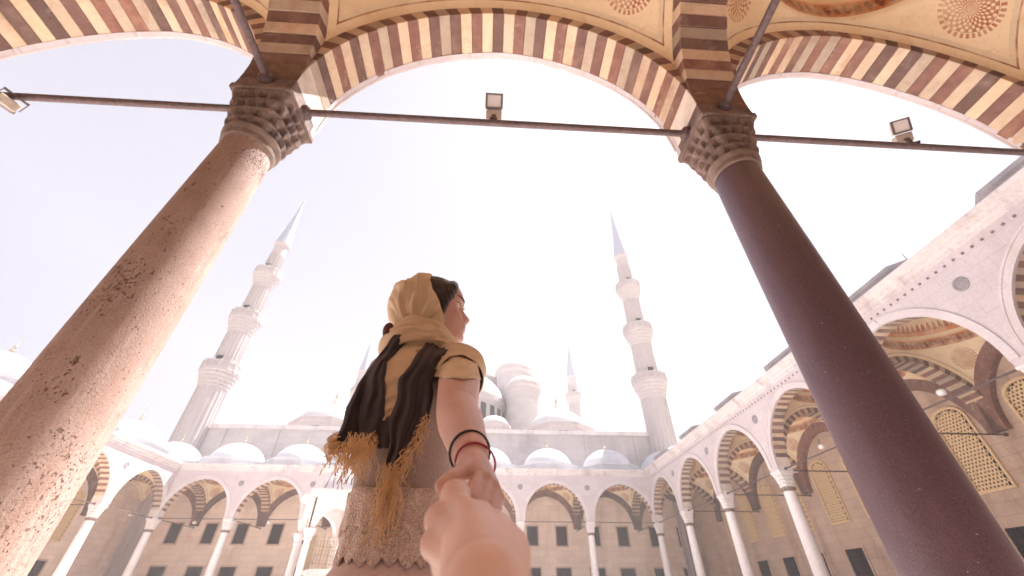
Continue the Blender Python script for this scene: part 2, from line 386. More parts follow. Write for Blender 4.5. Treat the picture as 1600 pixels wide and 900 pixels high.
# ---- columns
def square_lerp(a, r_c, h_s, t):
    sq = h_s / max(abs(math.cos(a)), abs(math.sin(a)))
    return r_c * (1 - t) + min(sq, h_s * 1.30) * t
def capital_mesh():
    """tiers of stalactite cells that widen from the round neck to the square abacus"""
    m = MB(); tiers = 4; z0, z1 = 5.55, 6.30; N = 192
    for ti in range(tiers):
        za = z0 + (z1 - z0) * ti / tiers; zb = z0 + (z1 - z0) * (ti + 1) / tiers + 0.004
        ta, tb = ti / tiers, (ti + 1) / tiers
        lob = 12 if ti < 2 else 16
        V = []; F = []
        rows = ((0.00, -0.045, ta), (0.12, -0.030, ta + 0.3 / tiers), (0.45, 0.004, tb - 0.3 / tiers), (0.80, 0.024, tb), (0.86, 0.024, tb), (1.0, -0.012, tb))
        for q, (fz, add, tt) in enumerate(rows):
            for i in range(N):
                a = 2 * PI * i / N
                ph = (a * lob / (2 * PI) + 0.5 * (ti % 2)) % 1.0
                tri = abs(ph - 0.5) * 2                      # 0 at a cell's middle, 1 between cells
                notch = 0.19 * max(0, tri - 0.30) ** 0.8 * max(0, 1 - 1.1 * fz) + 0.012 * (1 - fz)
                r = square_lerp(a, 0.315, 0.385, min(1, tt ** 0.9)) + add - notch
                V.append((r * math.cos(a), r * math.sin(a), za + (zb - za) * fz - 0.11 * max(0, 0.8 - fz) * (1 - tri)))
        for j in range(len(rows) - 1):
            for i in range(N):
                k2 = (i + 1) % N; F.append((j * N + i, j * N + k2, (j + 1) * N + k2, (j + 1) * N + i))
        F.append(tuple(range(N - 1, -1, -1))); F.append(tuple((len(rows) - 1) * N + i for i in range(N)))
        m.add(V, F)
    return m.me('capital', 'capital_stone')
def shaft_mesh(mat, r0, r1, key={}):
    k_ = (mat, r0, r1)
    if k_ not in key:
        prof = []
        for i in range(25):
            t = i / 24; z = 0.5 + 4.98 * t
            prof.append((r0 + (r1 - r0) * t + 0.012 * math.sin(PI * t), z))
        prof = [(r0 + 0.05, 0.42), (r0 + 0.05, 0.48)] + prof
        key[k_] = smooth_by_angle(MB().lathe(prof, 64).me('shaft', mat))
    return key[k_]
CAP = capital_mesh()
CAPW = CAP.copy(); CAPW.materials.clear(); CAPW.materials.append(MATS['white_marble'])
ABAC = bevel(MB().box(-0.425, 0.425, -0.425, 0.425, 6.30, 6.41).me('abacus', 'capital_stone'), 0.02)
ABACW = ABAC.copy(); ABACW.materials.clear(); ABACW.materials.append(MATS['white_marble'])
IMPO = MB().lathe([(0.40 * 1.414, 6.41), (0.396 * 1.414, 6.60), (0.396 * 1.414, 7.3), (0.2, 7.9)], 4, rot=PI / 4).me('impost', 'capital_stone')
IMPOW = IMPO.copy(); IMPOW.materials.clear(); IMPOW.materials.append(MATS['white_marble'])
COLL = smooth_by_angle(MB().lathe([(0.285, 5.38), (0.318, 5.395), (0.326, 5.44), (0.308, 5.47), (0.348, 5.51), (0.356, 5.56), (0.29, 5.60)], 64).me('collar', 'bronze'))
BASE = smooth_by_angle(MB().lathe([(0.50, 0.16), (0.52, 0.22), (0.48, 0.30), (0.44, 0.33), (0.45, 0.38), (0.41, 0.43)], 48).me('base', 'white_marble'))
PLIN = bevel(MB().box(-0.54, 0.54, -0.54, 0.54, 0.0, 0.16).me('plinth', 'white_marble'), 0.015)
def column(M, shaft, label, group, white=True, r0=0.345, r1=0.288):
    c0 = empty('column', M); tag(c0, label, 'column', group)
    obj('shaft', shaft_mesh(shaft, r0, r1), c0); obj('collar', COLL, c0)
    obj('capital', CAPW if white else CAP, c0); obj('abacus', ABACW if white else ABAC, c0); obj('impost', IMPOW if white else IMPO, c0)
    obj('base', BASE, c0); obj('plinth', PLIN, c0)
    return c0

# ---- facade skin of a wing with its arch openings
def arcade_wall(key, xs, label, dent=False):
    """xs: bay centres (in bays) of the wing"""
    M = WINGS[key]; root = empty('arcade_wall', M); tag(root, label, 'wall')
    V = []; F = []
    x_lo, x_hi = (min(xs) - 0.5) * B + (-0.4 if True else 0), (max(xs) + 0.5) * B + 0.4
    ss = []
    for xc in xs:
        ss += [(xc * B - HS - 0.0005, ZS - 0.19)]
        ss += [(xc * B - HS * math.cos(PI * i / 48), arch_z(-HS * math.cos(PI * i / 48)) - 0.012) for i in range(49)]
        ss += [(xc * B + HS + 0.0005, ZS - 0.19)]
    ss = [(x_lo, ZS - 0.19)] + ss + [(x_hi, ZS - 0.19)]
    for x, z in ss:
        V += [(x, -0.40, z), (x, -0.40, ZTOP), (x, -0.30, z), (x, -0.30, ZTOP)]
    for i in range(len(ss) - 1):
        a, b_ = i * 4, i * 4 + 4
        F += [(a, b_, b_ + 1, a + 1), (a + 2, a + 3, b_ + 3, b_ + 2), (a, a + 2, b_ + 2, b_), (a + 1, b_ + 1, b_ + 3, a + 3)]
    obj('spandrel_face', mesh('spandrel_face', V, F, 'facade_stone'), root)
    for xc in xs:
        o = obj('archivolt', archivolt_mesh(), root); o.location = (xc * B, 0, 0)
    prof = [(-0.40, 10.42), (-0.47, 10.45), (-0.47, 10.58), (-0.56, 10.66), (-0.56, 10.74), (-0.72, 10.86), (-0.74, 11.02), (-0.30, 11.05)]
    V = []; F = []
    e0 = e1 = 0.0
    for x, s_ in ((x_lo, 1), (x_hi, -1)):
        for y, z in prof: V.append((x + (0.0 if key == 'near' else s_ * (-y - 0.40)), y, z))
    n = len(prof)
    for i in range(n - 1): F.append((i, i + n, i + n + 1, i + 1))
    F += [tuple(range(n)), tuple(range(2 * n - 1, n - 1, -1))]
    obj('cornice', mesh('cornice', V, F, 'cornice_stone'), root)
    if dent:
        m = MB(); x = x_lo + 0.4
        while x < x_hi - 0.4:
            m.box(x - 0.04, x + 0.04, -0.43, -0.395, 10.14, 10.22); x += 0.34
        d = m.build('dentil_course', 'bronze', root); d['kind'] = 'stuff'
    for i in range(len(xs) + 1):
        x = (min(xs) - 0.5 + i) * B
        if (i in (0, len(xs))): continue
        o = obj('roundel', ROUNDEL, root); o.location = (x, -0.40, 9.35)
    return root
ROUNDEL = mesh('roundel', *(lambda m: (m.V, m.F))(MB().lathe([(0.25, 0), (0.25, 0.03), (0.19, 0.05), (0.17, 0.02), (0.01, 0.03)], 24)), 'dark_lead')
ROUNDEL.transform(Matrix.Rotation(PI / 2, 4, 'X'))
def archivolt_mesh(key=[]):
    if not key:
        m = MB()
        for sgn in (1, -1):
            for r0, r1, y0 in ((RA - 0.012, RA + 0.22, -0.425), (RA + 0.22, RA + 0.30, -0.455)):
                w_ = wedge(r0, r1, 0, TH_END, y0, -0.39, 24)
                m.add([(sgn * (v.co.x - EO), v.co.y, v.co.z + ZS) for v in w_.vertices], [tuple(p.vertices)[::sgn] for p in w_.polygons])
        key.append(m.me('archivolt', 'moulding_stone'))
    return key[0]

# ---- domed bay: painted vault inside, lead dome outside
def vault_mesh():
    A = 3.05; N = 96; V = []; F = []
    rows = []
    for t in (0, .08, .18, .3, .42, .55, .68, .8, .9, 1.0): rows.append(('p', t))
    for q in range(1, 19): rows.append(('d', q / 18))
    for kind, t in rows:
        for i in range(N):
            a = 2 * PI * (i + 0.5) / N
            if kind == 'p':
                rb = A / max(abs(math.cos(a)), abs(math.sin(a))); r = rb + (2.75 - rb) * t
                z = 6.5 + 1.103 * math.sqrt(max(0, 2 * A * A - r * r)) if r > 2.75 - 1e-6 else 10.16
            else:
                ph = t * PI / 2; r = max(0.002, 2.70 * math.cos(ph)); z = 10.20 + 2.2 * math.sin(ph)
            V.append((r * math.cos(a), r * math.sin(a), z))
    for j in range(len(rows) - 1):
        for i in range(N):
            k2 = (i + 1) % N; F.append((j * N + i, (j + 1) * N + i, (j + 1) * N + k2, j * N + k2))
    F.append(tuple((len(rows) - 1) * N + i for i in range(N)))
    return smooth_by_angle(mesh('painted_vault', V, F, 'painted_plaster'), 60)
VAULT = vault_mesh()
def dome_me(r, top, name='lead_dome'):
    z0 = 11.62
    return smooth_by_angle(MB().lathe([(r + 0.06, 11.2), (r + 0.08, z0)] + [(r * math.cos(t * PI / 32), z0 + (top - z0) * math.sin(t * PI / 32)) for t in range(0, 16)] + [(0.05, top)], 48, cap=False).me(name, 'lead'))
DOME_LOW = dome_me(2.9, 12.75)
DOME = dome_me(2.72, 13.95)
DOME_ = smooth_by_angle(MB().lathe([(3.12, 11.55), (3.14, 11.62)] + [(3.06 * math.cos(t * PI / 32), 11.62 + 2.80 * math.sin(t * PI / 32)) for t in range(0, 16)] + [(0.05, 14.42)], 48, cap=False).me('lead_dome', 'lead'))
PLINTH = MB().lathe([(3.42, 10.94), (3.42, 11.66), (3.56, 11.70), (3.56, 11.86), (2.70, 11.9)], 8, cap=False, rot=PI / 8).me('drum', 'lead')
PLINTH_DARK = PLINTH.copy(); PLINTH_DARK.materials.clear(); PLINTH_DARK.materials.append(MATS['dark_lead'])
def roofplate():
    V = []; F = []; N = 64
    for r_sq, z in ((1, 10.93),):
        for i in range(N):
            a = 2 * PI * (i + .5) / N; q = B / 2 / max(abs(math.cos(a)), abs(math.sin(a))); V.append((q * math.cos(a), q * math.sin(a), 10.93))
        for i in range(N):
            a = 2 * PI * (i + .5) / N; V.append((3.1 * math.cos(a), 3.1 * math.sin(a), 10.93))
    for i in range(N): k2 = (i + 1) % N; F.append((i, k2, N + k2, N + i))
    return mesh('roof_plate', V, F, 'lead')
ROOF = roofplate()
FIN = smooth_by_angle(MB().lathe([(0.10, 14.35), (0.05, 14.5), (0.14, 14.65), (0.14, 14.75), (0.04, 14.85), (0.10, 15.0), (0.10, 15.06), (0.03, 15.15), (0.025, 15.7), (0.005, 15.95)], 12).me('finial', 'gilt'))
def bay_dome(x, y, label, low=False):
    root = empty('portico_dome', Matrix.Translation((x * B, y * B, 0))); tag(root, label, 'dome', 'domes over the portico bays')
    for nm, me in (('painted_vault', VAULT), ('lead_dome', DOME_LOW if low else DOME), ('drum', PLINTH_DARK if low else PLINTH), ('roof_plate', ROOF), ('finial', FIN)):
        o = obj(nm, me, root)
        if nm == 'finial': o.location.z = -1.75 if low else -0.45
    return root

# ---- windows
def lattice_window_parts(parent, x, y, z0=4.65, z1=8.2, wd=1.5):
    """pointed window filled with a pierced plaster lattice"""
    hw = wd / 2; zs = z1 - 0.62
    fr = MB(); outl = [(-hw, z0), (hw, z0), (hw, zs)] + [(hw * math.cos(t * PI / 12), zs + 0.62 * math.sin(t * PI / 12) ** 0.9) for t in range(1, 12)] + [(-hw, zs)]
    def grow(pt, d):
        px, pz = pt; cz = (z0 + z1) / 2
        return (px * (1 + d / hw), cz + (pz - cz) * (1 + d / ((z1 - z0) / 2)))
    o_ = [grow(p, 0.11) for p in outl]; n = len(outl); V = []; F = []
    for ring, yy in ((outl, 0.06), (outl, -0.05), (o_, -0.05), (o_, 0.06)): V += [(p[0], yy, p[1]) for p in ring]
    for r in range(3):
        for i in range(n): k2 = (i + 1) % n; F.append((r * n + i, r * n + k2, (r + 1) * n + k2, (r + 1) * n + i))
    key = ('lat', z0, z1, wd)
    if key not in VOUS:
        V2 = [(p[0], 0.05, p[1]) for p in outl]
        lat = MB(); rr_, hr = 0.085, 0.052                   # hexagonal net: annuli that touch
        dx, dz = 0.172, 0.149; row = 0; zz = z0 + 0.07
        def inside(px, pz):
            if abs(px) > hw - 0.05: return False
            return pz < zs or (px / hw) ** 2 + ((pz - zs) / 0.62) ** 2 < 0.88
        while zz < z1 - 0.05:
            xx = -hw + 0.08 + (dx / 2 if row % 2 else 0)
            while xx < hw - 0.05:
                if inside(xx, zz):
                    Vh = []; Fh = []
                    for yy in (0.03, -0.02):
                        for rad in (hr, rr_ * 1.17):
                            for q in range(6): a = PI / 6 + q * PI / 3; Vh.append((xx + rad * math.cos(a), yy, zz + rad * math.sin(a)))
                    for q in range(6):
                        k2 = (q + 1) % 6
                        Fh += [(12 + q, 12 + k2, 18 + k2, 18 + q), (q, 12 + q, 12 + k2, k2)]
                    lat.add(Vh, Fh)
                xx += dx
            zz += dz; row += 1
        VOUS[key] = (mesh('frame', V, F, 'lattice_plaster'), lat.me('lattice', 'lattice_plaster'), mesh('pane', V2, [tuple(range(n))], 'dark_glass'))
    f_, l_, p_ = VOUS[key]
    wn = obj('lattice_window', p_, parent); wn.location = (x, y - 0.056, 0)
    obj('frame', f_, wn); la = obj('lattice', l_, wn); la['kind'] = 'stuff'
    return wn
def barred_window_parts(parent, x, y, z0, z1, wd, bars=True):
    key = ('bar', z0, z1, wd)
    if key not in VOUS:
        hw = wd / 2; fr = MB(); t = 0.13
        fr.box(-hw - t, -hw, -0.05, 0.02, z0 - t, z1 + t).box(hw, hw + t, -0.05, 0.02, z0 - t, z1 + t).box(-hw, hw, -0.05, 0.02, z1, z1 + t).box(-hw, hw, -0.07, 0.02, z0 - t, z0)
        gr = MB(); nx = max(3, int(wd / 0.22)); nz = max(4, int((z1 - z0) / 0.26))
        for i in range(1, nx): gr.box(-hw + wd * i / nx - 0.012, -hw + wd * i / nx + 0.012, -0.02, 0.0, z0, z1)
        for i in range(1, nz): gr.box(-hw, hw, -0.026, -0.004, z0 + (z1 - z0) * i / nz - 0.012, z0 + (z1 - z0) * i / nz + 0.012)
        pn = mesh('pane', [(-hw, 0.01, z0), (hw, 0.01, z0), (hw, 0.01, z1), (-hw, 0.01, z1)], [(0, 1, 2, 3)], 'dark_glass')
        VOUS[key] = (fr.me('frame', 'wall_stone'), gr.me('grille', 'window_iron'), pn)
    f_, g2, p_ = VOUS[key]
    wn = obj('barred_window', p_, parent); wn.location = (x, y - 0.02, 0)
    obj('frame', f_, wn); obj('grille', g2, wn)
def portico_wall(key, xs, label, lattice, win=True):
    M = WINGS[key]; root = empty('portico_wall', M); tag(root, label, 'wall')
    x0, x1 = (min(xs) - 0.5) * B, (max(xs) + 0.5) * B
    x0 -= B + 0.39 * (key in ('near', 'far')); x1 += B + 0.39 * (key in ('near', 'far'))
    y = B - 0.40
    MB().box(x0, x1, y, y + 1.0, -0.02, 10.9).build('masonry', 'wall_stone' if key in ('right', 'near') else 'lit_wall_stone', root)
    for xc in xs if key not in ('near', 'far') else [min(xs) - 1] + list(xs) + [max(xs) + 1]:
        o = obj('wall_arch', wallarch_mesh(), root); o.location = (xc * B, 0, 0)
        if not win: continue
        for s_ in (-1, 1):
            x = (xc + 0.235 * s_) * B
            if lattice: lattice_window_parts(root, x, y)
            else: barred_window_parts(root, x, y, 5.12, 6.85, 1.12)
            barred_window_parts(root, x, y, 1.1, 3.2, 1.45)
    return root
def wallarch_mesh(key=[]):
    if not key:
        m = MB()
        for sgn in (1, -1):
            w_ = wedge(RA, RA + 0.6, 0, TH_END, B - 0.72, B - 0.39, 24)
            m.add([(sgn * (v.co.x - EO), v.co.y, v.co.z + ZS) for v in w_.vertices], [tuple(p.vertices)[::sgn] for p in w_.polygons])
        key.append(m.me('wall_arch', 'red_voussoir'))
    return key[0]

def ordinal(i): return ['first', 'second', 'third', 'fourth', 'fifth', 'sixth', 'seventh', 'eighth', 'ninth'][i]

# near wing (overhead)
arcade_wall('near', [-2, -1, 0, 1, 2, 3, 4], 'courtyard face of the arcade overhead above the near columns')
portico_wall('near', [-2, -1, 0, 1, 2, 3, 4], 'stone wall closing the near portico behind the viewer', False, win=False)
near_lab = {-1: 'brown and cream striped arch overhead left of the pitted column', 0: 'brown and cream striped arch overhead framing the two minarets', 1: 'brown and cream striped arch overhead right of the dark column'}
for i in range(-4, 3):
    vis = i in near_lab
    arch(WINGS['near'] @ Matrix.Translation((-i * B, 0, 0)), -0.36, 0.40,
         near_lab.get(i, 'striped arch of the near arcade, %s beyond the frame on the %s' % (ordinal(abs(i) - 2), 'left' if i < 0 else 'right')), 'striped arches of the near portico', pieces=vis)
for i in range(-4, 4):
    x = i - 0.5
    vis = abs(x) < 1
    M = WINGS['near'] @ Matrix.Translation((-x * B, B / 2, 0)) @ Matrix.Rotation(PI / 2, 4, 'Z')
    lab = {-0.5: 'striped crosswise arch rising from the pitted left column overhead', 0.5: 'striped crosswise arch rising from the dark right column overhead'}.get(x, 'striped crosswise arch of the near portico at column line %s' % ordinal(i + 4))
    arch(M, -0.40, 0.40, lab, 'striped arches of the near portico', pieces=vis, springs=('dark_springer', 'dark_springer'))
    if x == -0.5: column(Matrix.Translation((x * B, 0.5 * B, 0)), 'pitted_stone', 'pitted pinkish stone column with stalactite capital, left of the woman', 'near columns', False)
    elif x == 0.5: column(Matrix.Translation((x * B, 0.5 * B, 0)), 'dark_granite', 'dark brown polished granite column with stalactite capital, right of the woman', 'near columns', False)
    elif -4.5 < x < 2.5: column(Matrix.Translation((x * B, 0.5 * B, 0)), 'white_marble', 'pale column of the near arcade at column line %s' % ordinal(i + 4), 'near columns')
for i in range(-5, 4):
    bay_dome(i, 0, {-1: 'ochre painted dome vault overhead left of the pitted column', 0: 'ochre painted dome vault directly overhead between the near columns', 1: 'ochre painted dome vault overhead at upper right with brown ring and roundel'}.get(i, 'dome of the near portico, %s bay from its outer corner' % ordinal(i + 5)))

# far wing
fx = list(range(-4, 3))
arcade_wall('far', fx, 'pale stone arcade face across the courtyard below the mosque')
portico_wall('far', fx, 'tan stone wall with barred windows behind the far arcade', False)
for n_, i in enumerate(fx):
    arch(WINGS['far'] @ Matrix.Translation((i * B, 0, 0)), -0.30, 0.40, '%s arch from the left in the arcade across the courtyard' % ordinal(n_), 'arches of the far portico', pieces=False)
    bay_dome(i, 7, '%s pale lead dome from the left above the far arcade' % ordinal(n_))
for n_, i in enumerate(range(-4, 4)):
    x = i - 0.5
    column(Matrix.Translation((x * B, 6.5 * B, 0)), 'white_marble', '%s white column from the left in the arcade across the courtyard' % ordinal(n_), 'columns of the far arcade')
    arch(Matrix.Translation((x * B, 7 * B, 0)) @ Matrix.Rotation(PI / 2, 4, 'Z'), -0.40, 0.40, 'striped crosswise arch inside the far portico behind its %s column from the left' % ordinal(n_), 'arches of the far portico', pieces=False)
for x_, nm in ((-5, 'left'), (3, 'right')): bay_dome(x_, 7, 'lead dome over the far %s corner of the porticoes' % nm)
# side wings
for key, X0, s_, nm in (('right', 2.5, 1, 'right'), ('left', -4.5, -1, 'left')):
    xs = [-2.5, -1.5, -0.5, 0.5, 1.5, 2.5]
    arcade_wall(key, xs, ('shaded lilac white stone arcade face along the right side' if s_ > 0 else 'sunlit white stone arcade face along the left side') + ' of the courtyard', dent=(s_ > 0))
    portico_wall(key, xs, 'brown stone wall with lattice windows in the right side portico' if s_ > 0 else 'tan stone wall seen through the left side arcade', True)
    for k in range(1, 7):
        from_far = 6 - k
        arch(WINGS[key] @ Matrix.Translation((-s_ * (k - 3.5) * B, 0, 0)), -0.30, 0.40, '%s arch from the far corner in the %s side arcade' % (ordinal(from_far), nm), 'arches of the side porticoes', pieces=(s_ > 0 and k in (1, 2, 3)))
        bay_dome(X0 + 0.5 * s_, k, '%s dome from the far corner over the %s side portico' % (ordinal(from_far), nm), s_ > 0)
    for k in range(0, 7):
        y = 0.5 + k
        if k not in (0, 6): column(Matrix.Translation((X0 * B, y * B, 0)), 'white_marble', '%s column from the far corner of the %s side arcade' % (ordinal(5 - k), nm), 'columns of the side arcades')
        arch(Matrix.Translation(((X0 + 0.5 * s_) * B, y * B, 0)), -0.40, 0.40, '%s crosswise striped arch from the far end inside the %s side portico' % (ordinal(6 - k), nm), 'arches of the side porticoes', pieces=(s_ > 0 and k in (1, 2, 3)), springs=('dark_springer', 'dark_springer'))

# ------------------------------------------------------------------ tie rods
ZR = 6.46
def rod(p, q, r, label, group):
    o = MB().tube([p, q], r, 12).me('tie_rod', 'iron'); c0 = obj('tie_rod', o); tag(c0, label, 'tie rod', group)
    d = (Vector(q) - Vector(p)).normalized()
    for e, s_ in ((Vector(p), 1), (Vector(q), -1)):
        MB().tube([e - d * s_ * 0.02, e + d * s_ * 0.05, e + d * s_ * 0.09], [r * 2.1, r * 2.1, r * 1.1], 12).build('end_socket', 'iron', c0)
    return c0
def wing_rods(M, xs, labels, group, r=0.035, off=0.42):
    for x, lab in zip(xs, labels): rod(M @ Vector(((x - 0.5) * B + off, 0, ZR)), M @ Vector(((x + 0.5) * B - off, 0, ZR)), r, lab, group)
wing_rods(WINGS['near'], [1, 0, -1], ['dark iron tie rod overhead left of the pitted column', 'dark iron tie rod overhead spanning between the two near columns', 'dark iron tie rod overhead right of the dark column'], 'near tie rods', 0.05)
for x, nm in ((-0.5, 'pitted left'), (0.5, 'dark right')):
    rod(Vector((x * B, 0.5 * B - 0.42, ZR + 0.1)), Vector((x * B, -0.5 * B + 0.45, ZR + 0.1)), 0.05, 'dark iron tie rod running back overhead from the %s column' % nm, 'near tie rods')
wing_rods(WINGS['far'], fx, ['iron tie rod across the %s arch from the left of the far arcade' % ordinal(i) for i in range(7)], 'far tie rods')
for n_, i in enumerate(range(-4, 4)):
    rod(Vector(((i - 0.5) * B, 6.5 * B + 0.42, ZR)), Vector(((i - 0.5) * B, 7.5 * B - 0.42, ZR)), 0.035, 'crosswise iron tie rod behind the %s far column from the left' % ordinal(n_), 'far tie rods')
for key, X0, s_, nm in (('right', 2.5, 1, 'right'), ('left', -4.5, -1, 'left')):
    for k in range(1, 7):
        rod(Vector((X0 * B, (k - 0.5) * B + 0.42, ZR)), Vector((X0 * B, (k + 0.5) * B - 0.42, ZR)), 0.035, 'iron tie rod across the %s arch from the far corner of the %s arcade' % (ordinal(6 - k), nm), 'side tie rods')
        if k < 6: rod(Vector((X0 * B + s_ * 0.42, (k + 0.5) * B, ZR)), Vector(((X0 + s_) * B - s_ * 0.42, (k + 0.5) * B, ZR)), 0.035, 'crosswise iron tie rod behind the %s column from the far corner of the %s arcade' % (ordinal(5 - k), nm), 'side tie rods')

# ------------------------------------------------------------------ floodlights
def floodlight(p, rz, tilt, label, sc=1.0, hang=False):
    """a rectangular floodlight: glazed head, gear box and bracket"""
    root = empty('floodlight', Matrix.Translation(p) @ Matrix.Rotation(rz, 4, 'Z') @ Matrix.Scale(sc, 4)); tag(root, label, 'floodlight', 'floodlights on the tie rods')
    T = Matrix.Translation((0, 0, -0.18 if hang else 0.36)) @ Matrix.Rotation(tilt, 4, 'X')
    m = MB(); hw = 0.115
    Vb = [T @ Vector(v) for v in ((-hw, 0, -0.02), (hw, 0, -0.02), (hw, 0, 0.19), (-hw, 0, 0.19), (-hw * .7, 0.12, 0.0), (hw * .7, 0.12, 0.0), (hw * .7, 0.12, 0.15), (-hw * .7, 0.12, 0.15))]
    m.add(Vb, [(0, 1, 2, 3), (4, 7, 6, 5), (0, 4, 5, 1), (1, 5, 6, 2), (2, 6, 7, 3), (3, 7, 4, 0)]); bevel(m.build('housing', 'lamp_housing', root).data, 0.006)
    f = MB(); e = 0.022
    f.box(-hw - .004, hw + .004, -0.02, 0.004, -0.02, -0.02 + e, T).box(-hw - .004, hw + .004, -0.02, 0.004, 0.19 - e, 0.19, T).box(-hw - .004, -hw + e, -0.02, 0.004, -0.02 + e, 0.19 - e, T).box(hw - e, hw + .004, -0.02, 0.004, -0.02 + e, 0.19 - e, T)
    f.build('bezel', 'lamp_frame', root)
    MB().box(-hw + e, hw - e, -0.010, -0.004, -0.02 + e, 0.19 - e, T).build('glass', 'lamp_glass', root)
    bevel(MB().box(-hw * .92, hw * .92, -0.015, 0.10, -0.17, -0.03, T).build('gear_box', 'lamp_housing', root).data, 0.008)
    b2 = MB()
    if hang: b2.box(-hw - .02, -hw - .008, 0.03, 0.06, -0.16, 0.02).box(hw + .008, hw + .02, 0.03, 0.06, -0.16, 0.02).box(-hw - .02, hw + .02, 0.03, 0.06, 0.0, 0.02)
    else: b2.box(-0.03, 0.03, 0.03, 0.06, 0.0, 0.24).box(-0.05, 0.05, -0.03, 0.06, 0.03, 0.06)
    b2.build('bracket', 'iron', root)
    return root
p = at(771, 186, Y=0.5 * B); p.z = ZR + 0.04
floodlight(p, 0, R_(38), 'small beige floodlight standing on the middle overhead tie rod', 1.15)
p = at(1430, 224, Y=0.5 * B); p.z = ZR + 0.04
floodlight(p, R_(-25), R_(36), 'small beige floodlight standing on the tie rod at upper right', 1.1)
p = at(28, 150, Y=0.5 * B); p.z = ZR - 0.05
floodlight(p, R_(-115), R_(60), 'grey floodlight hanging from the overhead tie rod at the left edge', 1.05, True)
for (u, v, kw, lab) in ((1470, 612, dict(X=2.75 * B), 'white lamp beside the large lattice window in the right portico'), (1283, 697, dict(X=2.8 * B), 'white lamp beside the farther lattice window in the right portico'),
                        (204, 804, dict(Y=6.9 * B), 'white lamp in the left corner bay of the far portico'), (304, 816, dict(Y=6.9 * B), 'white lamp inside the first arch of the far portico'), (420, 816, dict(Y=6.9 * B), 'white lamp inside the second arch of the far portico')):
    p = at(u, v, **kw); root = empty('wall_lamp', Matrix.Translation(p)); tag(root, lab, 'lamp', 'white lamps in the porticoes')
    MB().lathe([(0.06, -0.16), (0.14, -0.14), (0.17, -0.02), (0.13, 0.06), (0.05, 0.10)], 16).build('shade', 'lamp_white', root, True)
    MB().tube([(0, 0, 0.08), (0, 0, max(0.15, ZR - p.z if p.z < ZR else 0.4))], 0.02, 8).build('stem', 'iron', root)

# ------------------------------------------------------------------ minarets
def minaret(x, y, zt, bal, r0, label):
    """bal: heights of balcony floors, low to high"""
    root = empty('minaret', Matrix.Translation((x * B, y * B, 0))); tag(root, label, 'minaret', 'minarets')
    zs = bal[-1] + (zt - bal[-1]) * 0.36
    edges = [0] + bal + [zs]; rad = [r0 * (0.86 ** i) for i in range(len(edges))]
    for i in range(len(edges) - 1):
        n = 20; m = MB(); pr = [(rad[i] * 1.05, edges[i]), (rad[i], edges[i] + 2), (rad[i] * 0.97, edges[i + 1])]
        m.lathe(pr, n); m.build('shaft', 'minaret_stone', root)
        ms = MB()                                             # engaged ribs
        for q in range(n):
            a = 2 * PI * q / n; c_, s2 = math.cos(a), math.sin(a)
            ms.tube([(c_ * rad[i] * 1.0, s2 * rad[i] * 1.0, edges[i] + 2), (c_ * rad[i] * 0.97, s2 * rad[i] * 0.97, edges[i + 1] - 2.2)], 0.12, 4)
        ms.build('ribs', 'minaret_stone', root)
    for i, zb in enumerate(bal):
        r = rad[i] * 0.97; ro = r + 0.72
        b_ = MB()
        for t in range(5):                                    # stalactite corbels
            ra = r + (ro - r) * (t + 1) / 5; z0 = zb - 2.3 + 2.3 * t / 5; N = 48; V = []; F = []
            for fz, dr in ((0, -0.20), (0.6, 0.02), (1, 0.0)):
                for q in range(N):
                    ph = (q / 3 + 0.5 * (t % 2)) % 1; no = 0.16 * abs(ph - 0.5) * 2 * (1 - fz)
                    a = 2 * PI * q / N; V.append(((ra + dr - no) * math.cos(a), (ra + dr - no) * math.sin(a), z0 + fz * 0.47))
            for j in range(2):
                for q in range(N): k2 = (q + 1) % N; F.append((j * N + q, j * N + k2, (j + 1) * N + k2, (j + 1) * N + q))
            F += [tuple(range(N - 1, -1, -1)), tuple(2 * N + q for q in range(N))]
            b_.add(V, F)
        bo = b_.build('balcony', 'minaret_stone', root)
        ra = MB(); N = 16                                     # pierced parapet: panels and posts
        for q in range(N):
            a = 2 * PI * (q + .5) / N; M = Matrix.Rotation(a, 4, 'Z') @ Matrix.Translation((ro - 0.06, 0, 0)); hw = ro * math.tan(PI / N)
            for z0, z1 in ((zb, zb + 0.28), (zb + 0.92, zb + 1.12)): ra.box(-0.08, 0.08, -hw, hw, z0, z1, M)
            for f in (-0.7, -0.42, -0.14, 0.14, 0.42, 0.7): ra.box(-0.05, 0.05, hw * f - 0.045, hw * f + 0.045, zb + 0.28, zb + 0.92, M)
            ra.box(-0.1, 0.1, hw - 0.09, hw + 0.09, zb, zb + 1.25, M)
        ra.build('parapet', 'minaret_stone', bo)
        d = MB().box(r * 0.8, r * 1.01, -0.35, 0.35, zb, zb + 2.0, Matrix.Rotation(-PI / 2, 4, 'Z')); d.build('doorway', 'dark_glass', bo)
    rt = rad[-2] * 0.97
    MB().lathe([(rt + 0.02, zs - 0.3), (rt + 0.28, zs), (rt + 0.28, zs + 0.15)], 24).build('eaves', 'minaret_stone', root)
    sp_ = MB().lathe([(rt + 0.22, zs + 0.15), (rt * 0.80, zs + (zt - zs) * 0.28), (rt * 0.42, zs + (zt - zs) * 0.62), (0.10, zs + (zt - zs) * 0.92)], 16).build('spire', 'spire_lead', root)
    MB().lathe([(0.10, zs + (zt - zs) * .92), (0.22, zs + (zt - zs) * .935), (0.06, zs + (zt - zs) * .95), (0.17, zs + (zt - zs) * .962), (0.05, zs + (zt - zs) * .975), (0.01, zt)], 10).build('finial', 'gilt', sp_)
    return root
YM = 7.62
pb = [at(u, v, Y=YM * B).z for u, v in ((1014, 602), (995, 522), (980, 455))]
minaret(3.33, YM, at(953, 328, Y=YM * B).z, pb, 1.62, 'tall pale minaret with three balconies right of the woman')
